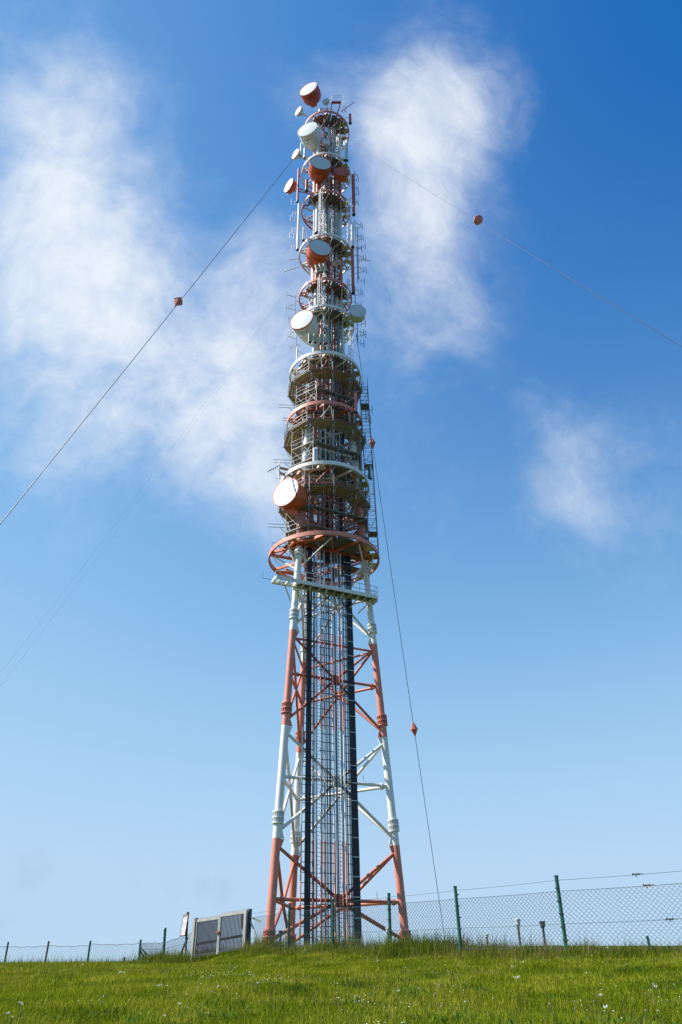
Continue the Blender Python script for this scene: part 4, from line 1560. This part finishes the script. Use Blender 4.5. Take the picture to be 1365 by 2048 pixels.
MB().beam(pb + Vector((-.35, .1, -.1)), ct_ + Vector((.12, .15, -.35)), .06, .06).build('raking_strut', M_WPOST, s_root)
MB().beam(ct_ + upv * (Hs / 2 + .02) - nrm * .05, ct_ + upv * (Hs / 2 + .1) - nrm * .05, .1, .05, up=nrm).build('clamp', M_DARKFIX, s_root)

# ------------------------------------------------------------------ fence running off to the left
LF = [((328, 1914), (331, 1857), 34.0, M_FPOST), ((278, 1922), (282, 1880), 43.0, M_FPOST), ((175, 1927), (181.5, 1882), 47.0, M_FPOST),
      ((90, 1928), (98, 1883), 48.5, M_WPOST), ((9, 1929), (17, 1885), 49.5, M_WPOST), ((-85, 1930), (-74, 1886), 50.5, M_WPOST)]
lp = []
p_first = (gp(1.0, 0) + gdir * .5)
fl = thing('field_fence', at(278, 1922, 43.0), 'wire mesh field fence with weathered posts running off to the left', 'fence')
for (bx, by), (tx, ty), y, m in LF:
    b = at(bx, by, y); t = at(tx, ty, y)
    b.z = gz(b.x, y)
    o = MB().tube(b - Vector((0, 0, .25)), t, .055, 9).build('fence_post', m, fl)
    MB().tube(t, t + Vector((0, 0, .03)), .058, 9, .04).build('post_cap', m, o)
    lp.append((b, t))
g0 = gp(1.0, gbot(1)); g1 = gp(1.0, gtop(1) - .25)
lp = [(g0, g1)] + lp
# stays of the corner post
b, t = lp[2]
MB().tube(t + Vector((.05, 0, -.35)), Vector((b.x + 1.1, b.y - .6, gz(b.x + 1.1, b.y - .6) - .1)), .045, 8).build('corner_stay', M_FPOST, fl)
MB().tube(t + Vector((.02, 0, -.45)), Vector((b.x + .25, b.y + .9, gz(b.x, b.y + .9))), .045, 8).build('corner_stay', M_FPOST, fl)
sb = at(247, 1922, 44); sb.z = gz(sb.x, 44)
o = MB().tube(sb - Vector((0, 0, .2)), sb + Vector((.03, 0, .33)), .05, 8).build('stub_post', M_WPOST, fl)
mm = MB()
for i in range(len(lp) - 1):
    (b0, t0), (b1, t1) = lp[i], lp[i + 1]
    drop = .0 if i > 0 else 0
    z0t, z1t = t0.z - .14, t1.z - .14
    if i == 1: z0t = t0.z - .5
    if i == 0: z1t = t1.z - .5
    if i >= 3: z0t, z1t = t0.z - .2, t1.z - .2
    pit = .19 if i < 2 else .20
    chain_link(mm, (t0.x, t0.y), (t1.x, t1.y), gz(b0.x, b0.y) - .05, z0t, gz(b1.x, b1.y) - .05, z1t, pit, .0034, 0, belly=.05 if i >= 2 else 0)
    wv = MB()
    pts = []
    for k in range(13):
        q = k / 12
        p = Vector((t0.x + (t1.x - t0.x) * q, t0.y + (t1.y - t0.y) * q, z0t + (z1t - z0t) * q - (.05 if i >= 2 else 0) * math.sin(PI * q)))
        p.z += .02 * math.sin(k * 1.7 + i)
        pts.append(p)
    wv.path(pts, .013 if i >= 2 else .008, 5)
    wv.build('top_wire', M_WPOST if i >= 2 else M_FWIRE, fl)
    if i in (0, 1):
        for fr_ in (.35, .7):
            MB().path([Vector((t0.x + (t1.x - t0.x) * q, t0.y + (t1.y - t0.y) * q, (z0t + (z1t - z0t) * q) * fr_ + (1 - fr_) * (gz(b0.x, b0.y) + (gz(b1.x, b1.y) - gz(b0.x, b0.y)) * q))) for q in (0, .5, 1)], .007, 5).build('line_wire', M_FWIRE, fl)
mm.build('wire_mesh', M_FWIRE, fl)['kind'] = 'stuff'

# ------------------------------------------------------------------ small fixtures beyond the fence


def fixture(label, px, yb, yt, Y, r, white):
    b = at(px, yb, Y); t = at(px, yt, Y); t = Vector((b.x, b.y, t.z))
    zgr = gz(b.x, b.y)
    root = thing('bollard_lamp', (b.x, b.y, zgr), label, 'post lamp')
    h = t.z - zgr
    m = M_LGREY if white else M_DARKFIX
    MB().tube((b.x, b.y, zgr - .1), (b.x, b.y, zgr + h * .74), r * .45, 8).build('stem', M_WPOST if white else M_DARKFIX, root)
    mb = MB().lathe([(r * .45, h * .7), (r * .95, h * .78), (r, h * .9), (r * 1.15, h * .92), (r * 1.15, h * .985), (r * .9, h), (.005, h)], (b.x, b.y, zgr), (0, 0, 1), 12)
    mb.build('lamp_head', m, root)


fixture('post lamp with a pale head seen through the fence mesh', 1041, 1890, 1837, 26, .085, True)
fixture('dark post lamp just right of the pale headed one behind the fence', 1091, 1890, 1842, 27, .085, False)
fixture('stubby pale marker post low behind the fence right of the tower', 975.5, 1890, 1868, 24, .06, True)
fixture('pale lamp post between the right tower leg and the green post', 777, 1890, 1855, 30, .07, True)
fixture('small dark lamp post between the left tower legs', 561, 1885, 1861, 38, .09, False)
b = at(1303, 1895, 17.5); b.z = gz(b.x, b.y)
root = thing('stake', b, 'short green stake in the grass right of the nearest post', 'stake')
MB().tube(b - Vector((0, 0, .1)), b + Vector((-.04, 0, .28)), .03, 8).build('shaft', M_FPOST, root)
MB().tube(b + Vector((-.04, 0, .28)), b + Vector((-.043, 0, .31)), .034, 8).build('cap', M_FPOST, root)

# ------------------------------------------------------------------ grass


def grass_mat(name, lo, mid, hi, trans=.35):
    m = bpy.data.materials.new(name)
    m.use_nodes = True
    t = m.node_tree
    t.nodes.clear()
    out = t.nodes.new('ShaderNodeOutputMaterial')
    at_ = t.nodes.new('ShaderNodeAttribute'); at_.attribute_name = 'tint'
    g = t.nodes.new('ShaderNodeNewGeometry')
    nz = t.nodes.new('ShaderNodeTexNoise'); nz.inputs['Scale'].default_value = 1.1; nz.inputs['Detail'].default_value = 5
    t.links.new(g.outputs['Position'], nz.inputs['Vector'])
    ad = t.nodes.new('ShaderNodeMath'); ad.operation = 'MULTIPLY_ADD'
    ad.inputs[1].default_value = 1.5; ad.inputs[2].default_value = -.75
    t.links.new(nz.outputs['Fac'], ad.inputs[0])
    sm = t.nodes.new('ShaderNodeMath'); sm.operation = 'ADD'; sm.use_clamp = True
    t.links.new(ad.outputs[0], sm.inputs[0]); t.links.new(at_.outputs['Fac'], sm.inputs[1])
    r = t.nodes.new('ShaderNodeValToRGB')
    r.color_ramp.elements[0].color = (*lo, 1)
    r.color_ramp.elements[1].color = (*hi, 1)
    e = r.color_ramp.elements.new(.55); e.color = (*mid, 1)
    t.links.new(sm.outputs[0], r.inputs['Fac'])
    p = t.nodes.new('ShaderNodeBsdfPrincipled')
    p.inputs['Roughness'].default_value = .65
    p.inputs['Specular IOR Level'].default_value = .04
    tr = t.nodes.new('ShaderNodeBsdfTranslucent')
    mx = t.nodes.new('ShaderNodeMixShader'); mx.inputs[0].default_value = trans
    t.links.new(r.outputs['Color'], p.inputs['Base Color'])
    t.links.new(r.outputs['Color'], tr.inputs['Color'])
    t.links.new(p.outputs[0], mx.inputs[1]); t.links.new(tr.outputs[0], mx.inputs[2])
    t.links.new(mx.outputs[0], out.inputs[0])
    return m


M_GRASS = grass_mat('meadow_grass', (.050, .082, .001), (.170, .225, .002), (.42, .38, .05))
M_TALL = grass_mat('tall_seeding_grass', (.050, .075, .004), (.105, .15, .006), (.27, .23, .08))


def blades(name, px, py, h, wdt, lean_amt, material, kind='stuff', tint=None, two=True, bias=(0.08, 0)):
    n = len(px)
    pz = ground_z(px, py) - .01
    az = np.random.uniform(0, 2 * PI, n)
    ta = np.random.uniform(0, 2 * PI, n)
    l = np.abs(np.random.normal(0, 1, n)) * lean_amt * h
    lx = np.cos(ta) * l + bias[0] * h * .5; ly = np.sin(ta) * l + bias[1] * h
    sx, sy_ = np.cos(az) * wdt / 2, np.sin(az) * wdt / 2
    base = np.stack([px, py, pz], 1)
    side = np.stack([sx, sy_, 0 * sx], 1)
    mid = base + np.stack([lx * .35, ly * .35, h * .6], 1)
    tip = base + np.stack([lx, ly, h * np.clip(1 - .35 * (l / h) ** 2, .4, 1)], 1)
    if two:
        V = np.stack([base - side, base + side, mid + side * .75, mid - side * .75, tip], 1).reshape(-1, 3)
        k = np.arange(n) * 5
        loops = np.stack([k, k + 1, k + 2, k + 3, k + 3, k + 2, k + 4], 1).ravel()
        starts = (np.arange(n)[:, None] * 7 + np.array([0, 4])).ravel()
        tots = np.tile([4, 3], n)
        per = 5
    else:
        V = np.stack([base - side, base + side, tip], 1).reshape(-1, 3)
        k = np.arange(n) * 3
        loops = np.stack([k, k + 1, k + 2], 1).ravel()
        starts = np.arange(n) * 3
        tots = np.full(n, 3)
        per = 3
    me = bpy.data.meshes.new(name)
    me.vertices.add(len(V)); me.vertices.foreach_set('co', V.astype(np.float32).ravel())
    me.loops.add(len(loops)); me.loops.foreach_set('vertex_index', loops.astype(np.int32))
    me.polygons.add(len(starts))
    me.polygons.foreach_set('loop_start', starts.astype(np.int32))
    me.polygons.foreach_set('loop_total', tots.astype(np.int32))
    me.materials.append(material)
    if tint is None:
        tint = np.clip(np.random.normal(.5, .2, n), 0, 1)
    at2 = me.attributes.new('tint', 'FLOAT', 'POINT')
    at2.data.foreach_set('value', np.repeat(tint, per).astype(np.float32))
    me.update(calc_edges=True)
    me.validate()
    o = bpy.data.objects.new(name, me)
    COL.objects.link(o)
    o['kind'] = kind
    return o


def scatter(n, y0, y1, power, wx=.46, margin=1.3):
    """points thinning out with distance across the field in view"""
    u = np.random.rand(n)
    e = 2 - power
    y = (y0 ** e + u * (y1 ** e - y0 ** e)) ** (1 / e)
    x = (np.random.rand(n) * 2 - 1) * (wx * y + margin)
    return x, y


gx, gy = scatter(560000, 4.0, 27.0, 1.15)
s = (gx - 4.2) * .8 + (gy - 16) * .6
keep = s < 1.6
gx, gy = gx[keep], gy[keep]
patch = np.sin(gx * 1.1 + 2 * np.sin(gy * .7)) * np.sin(gy * .9 + 1.3) * .5 + .5
hh = np.random.uniform(.03, .085, len(gx)) * (.75 + .5 * patch)
long_ = np.random.rand(len(gx)) < .03
hh[long_] *= 1.7
ww = .0036 * (gy / 7) ** .8 * np.random.uniform(.7, 1.3, len(gx))
o = blades('grass', gx, gy, hh, ww, 1.0, M_GRASS, tint=np.clip(np.random.normal(.5, .27, len(gx)), 0, 1))
tag(o, 'short sunlit meadow grass on the near slope', 'grass')
gx, gy = scatter(260000, 27.0, 56.0, .9, wx=.44)
s = (gx - 4.2) * .8 + (gy - 16) * .6
keep = (s < 2.0) | (gx < -4.5 - .22 * (gy - 27))
gx, gy = gx[keep], gy[keep]
hh = np.random.uniform(.06, .12, len(gx))
ww = .008 * (gy / 17) * np.random.uniform(.7, 1.3, len(gx))
o = blades('grass', gx, gy, hh, ww, .5, M_GRASS, two=False)
tag(o, 'meadow grass rising to the crest in the distance', 'grass')
# broad leaved weeds and tiny blossoms in loose colonies
M_WEED = grass_mat('broad_leaf_weed', (.035, .085, .010), (.075, .15, .015), (.14, .22, .03), .3)
wx_, wy_ = [], []
rw = np.random.RandomState(9)
for k in range(70):
    yy = rw.uniform(5, 15); xx = rw.uniform(-1, 1) * (.45 * yy + .5)
    if (xx - 4.2) * .8 + (yy - 16) * .6 > .3: continue
    m_ = rw.randint(25, 110)
    wx_.append(rw.normal(xx, rw.uniform(.05, .22), m_)); wy_.append(rw.normal(yy, rw.uniform(.05, .25), m_))
wx_, wy_ = np.concatenate(wx_), np.concatenate(wy_)
o = blades('weeds', wx_, wy_, np.random.uniform(.05, .10, len(wx_)), np.random.uniform(.010, .022, len(wx_)), 1.1, M_WEED)
tag(o, 'broad leaved weeds in loose patches through the meadow', 'weeds')
M_SPECK = mat('tiny_white_blossom', (.75, .76, .70), .7, var=.05)
M_STEM_G = mat('blossom_stem', (.10, .16, .03), .7, var=.2)
sm_ = MB()
for k in range(34):
    yy = rw.uniform(5, 15); xx = rw.uniform(-1, 1) * (.45 * yy)
    for j in range(rw.randint(3, 14)):
        x_, y_ = xx + rw.normal(0, .16), yy + rw.normal(0, .3)
        if (x_ - 4.2) * .8 + (y_ - 16) * .6 > .3: continue
        z_ = gz(x_, y_) + rw.uniform(.05, .09); q_ = rw.uniform(.0025, .005)
        sm_.add([(x_ - q_, y_, z_), (x_, y_ - q_, z_ - q_ * .6), (x_ + q_, y_, z_), (x_, y_ + q_, z_ + q_ * .6)], [(0, 1, 2, 3)])
        sm_.tube((x_, y_, z_ - .06), (x_, y_, z_ - .001), .0012, 3, cap=False, mi=1)
o = sm_.build('tiny_blossoms', [M_SPECK, M_STEM_G]); o['kind'] = 'stuff'
tag(o, 'tiny white blossoms sprinkled through the meadow grass', 'wildflowers')
# rank grass along the foot of the fence
n = 42000
fx, fy = [], []
for i in range(len(FP) - 1):
    (x0, y0), (x1, y1) = FP[i], FP[i + 1]
    m_ = n // 7
    t = np.random.rand(m_)
    off = np.random.normal(.1, .42, m_)
    dx, dy = x1 - x0, y1 - y0
    ln = math.hypot(dx, dy)
    fx.append(x0 + dx * t + dy / ln * off); fy.append(y0 + dy * t - dx / ln * off)
fx, fy = np.concatenate(fx), np.concatenate(fy)
clump = np.clip(.5 + .5 * np.sin(fx * 2.3 + fy * 1.1) + .45 * np.sin(fx * 5.1 - fy * 3.3) + .25 * np.sin(fx * 13 + fy * 9), .05, 1.5)
hh = np.random.gamma(4, .026, len(fx)) * (.45 + .6 * clump) + .04
hh = np.clip(hh, .05, .5)
o = blades('tall_grass', fx, fy, hh, .0075 * np.random.uniform(.6, 1.3, len(fx)), .45, M_TALL, bias=(.35, 0))
tag(o, 'rank seeding grass along the foot of the chain link fence', 'grass')
# thin seed stalks through the meadow and above the fence line
M_STALK = grass_mat('dry_seed_stalk', (.10, .065, .03), (.20, .14, .06), (.34, .27, .14), .2)
gx, gy = scatter(9000, 4.5, 24.0, 1.1)
s = (gx - 4.2) * .8 + (gy - 16) * .6
pk = np.sin(gx * .9 + 1.7 * np.sin(gy * .6 + 2)) + .6 * np.sin(gy * 1.7 + gx)
kp = (s < 1.2) & (pk > -.3)
gx, gy = gx[kp], gy[kp]
o = blades('seed_stalks', gx, gy, np.random.uniform(.07, .15, len(gx)), .0035 * (gy / 7) ** .8, .35, M_STALK)
tag(o, 'brownish seed stalks scattered through the meadow', 'grass')
i_ = np.random.randint(0, len(fx), 2600)
o = blades('seed_stalks', fx[i_] + np.random.normal(0, .1, 2600), fy[i_] + np.random.normal(0, .1, 2600), np.random.uniform(.16, .42, 2600) * (.6 + .5 * clump[i_]), np.full(2600, .006), .4, M_STALK)
tag(o, 'tall dry seed stalks along the fence line', 'grass')
# tussocks at the tower feet and by the gate, taller stalks on the left crest
cx, cy = [], []
for (x, y, sg, m_) in ((2.0, 18.9, .5, 2500), (1.3, 19.4, .35, 2500), (-5.6, 27.6, .5, 2500), (-6.2, 28.6, .5, 2000), (-2.3, 25.0, .4, 1500), (-.3, 21.9, .5, 1500)):
    cx.append(np.random.normal(x, sg, m_)); cy.append(np.random.normal(y, sg, m_))
cx, cy = np.concatenate(cx), np.concatenate(cy)
o = blades('tall_grass', cx, cy, np.clip(np.random.gamma(4, .06, len(cx)), .08, .55), .010 * np.random.uniform(.6, 1.3, len(cx)), .4, M_TALL)
tag(o, 'thick grass tussocks by the gate and the tower foot', 'grass')
lx = np.random.uniform(-27, -6, 9000); ly = np.random.normal(47, 3.0, 9000)
o = blades('tall_grass', lx, ly, np.clip(np.random.gamma(3, .07, 9000), .05, .75), .022 * np.random.uniform(.5, 1.2, 9000), .4, M_TALL, two=False)
tag(o, 'wispy stalks along the left crest under the field fence', 'grass')

# ------------------------------------------------------------------ wild flowers
M_PETAL = mat('white_petal', (.78, .78, .72), .7, var=.05)
M_DAND = mat('yellow_petal', (.75, .50, .015), .7, var=.08)
M_STEM = mat('flower_stem', (.10, .16, .03), .7, var=.2)


def flower(px, py, kind, sc=1.0, where='', far=60):
    g = ground_hit(px, py, .09, y1=far)
    if g is None: return
    h = .10 + random.uniform(0, .05)
    yellow = kind == 'y'
    name = 'dandelion' if yellow else 'clover_flower'
    root = thing(name, g, ('yellow dandelion ' + where) if yellow else ('small white flower head standing in the short grass' + where), 'wildflower',
                 'yellow dandelions in the grass' if yellow else 'white flowers in the grass')
    MB().tube(g - Vector((0, 0, .03)), g + Vector((0, 0, h)), .003, 4).build('stem', M_STEM, root)
    r = (.022 if yellow else .0075) * sc
    c = g + Vector((0, 0, h))
    mb = MB()
    if yellow:
        for lay, (rr, up) in enumerate(((1, .12), (.75, .3), (.45, .45))):
            for k in range(12):
                t = 2 * PI * (k + .5 * lay) / 12
                d = Vector((math.cos(t), math.sin(t), 0)); e = Vector((-math.sin(t), math.cos(t), 0))
                tip = c + d * r * rr + Vector((0, -.3 * r, r * up))
                m0 = c.lerp(tip, .65)
                mb.add([c, m0 + e * r * .2, tip, m0 - e * r * .2], [(0, 1, 2, 3)])
    else:
        for k in range(random.randint(7, 12)):
            o_ = c + Vector((random.gauss(0, 1) * r * .9, random.gauss(0, 1) * r * .7, random.gauss(0, 1) * r * .3))
            q_ = r * random.uniform(.28, .5)
            for j in range(5):
                t = 2 * PI * j / 5 + k
                d = Vector((math.cos(t), math.sin(t) * .6, math.sin(t) * .5)); e = Vector((-math.sin(t), math.cos(t), .2))
                mb.add([o_, o_ + d * q_ * .6 + e * q_ * .35, o_ + d * q_, o_ + d * q_ * .6 - e * q_ * .35], [(0, 1, 2, 3)])
            mb.tube(c - Vector((0, 0, r * 1.5)), o_, .0012, 3, cap=False)
    mb.build('flower_head', M_DAND if yellow else M_PETAL, root)


for px, py, sc in ((38, 2022, 1.2), (42, 2026, .9), (15, 2035, 1), (24, 2040, .8), (247, 1947.6, 1.6), (241, 1948, 1.2), (166, 1931, 1.6), (295, 1925, 1.8), (316, 1980, 1.2),
                   (321, 1979, 1), (457, 1916, 1.4), (469, 1943, 1), (463, 1945, .8), (499, 1947.6, 1), (494, 1949, .8), (515, 1977, 1), (360, 2012, 1.1), (329.5, 2036, .9),
                   (333, 1981, .8), (1035, 1960, 1.9), (1200, 1995, 1.5), (1214, 2032, 1.5), (1295, 2040, .8), (797, 1995, 1), (870.5, 1991, .8), (756, 1923, 1.7),
                   (811, 1936, 1.4), (827, 1903, 1.3), (1047, 1931, 1.6), (1026, 1939, 1.1), (1000, 1940, 1.1), (1216, 1897, 1.8), (1312, 1977, 1.4), (1308, 1975, 1),
                   (1173, 1949.5, .9), (1180, 1950, .8), (987, 1955, .8), (890, 1932, .9), (610, 1905, 1), (640, 1930, .8), (560, 1960, .8), (700, 1965, .7), (930, 2010, .7), (1100, 2015, .7)):
    flower(px, py, 'w', sc)
for px, py, sc, wh in ((62, 1937, 1, 'alone in the grass at the far left'), (408, 1922, 1.2, 'in the grass just below the double gate'), (1186, 1921, 1.2, 'alone in the open grass at the far right'),
                       (1106, 1886, 1.3, 'in the tall grass left of the nearest fence post'), (1100, 1896, 1, 'a little below another one left of the nearest fence post'),
                       (582, 1883, 1.5, 'tallest of the cluster at the back tower leg'), (585, 1886, 1.2, 'close under the tallest of the cluster at the back tower leg'), (594, 1888, 1.3, 'rightmost of the cluster at the back tower leg'),
                       (569.5, 1889, 1.2, 'leftmost of the cluster at the back tower leg'), (531, 1889, 1.6, 'at the foot of the front left tower leg'), (618, 1888, 1.2, 'in front of the black cable bundle foot'),
                       (736, 1889, 1.2, 'between the cable ladder foot and the right leg'), (1020, 1908, 1, 'below the stubby marker post right of the tower')):
    flower(px, py, 'y', sc, wh)
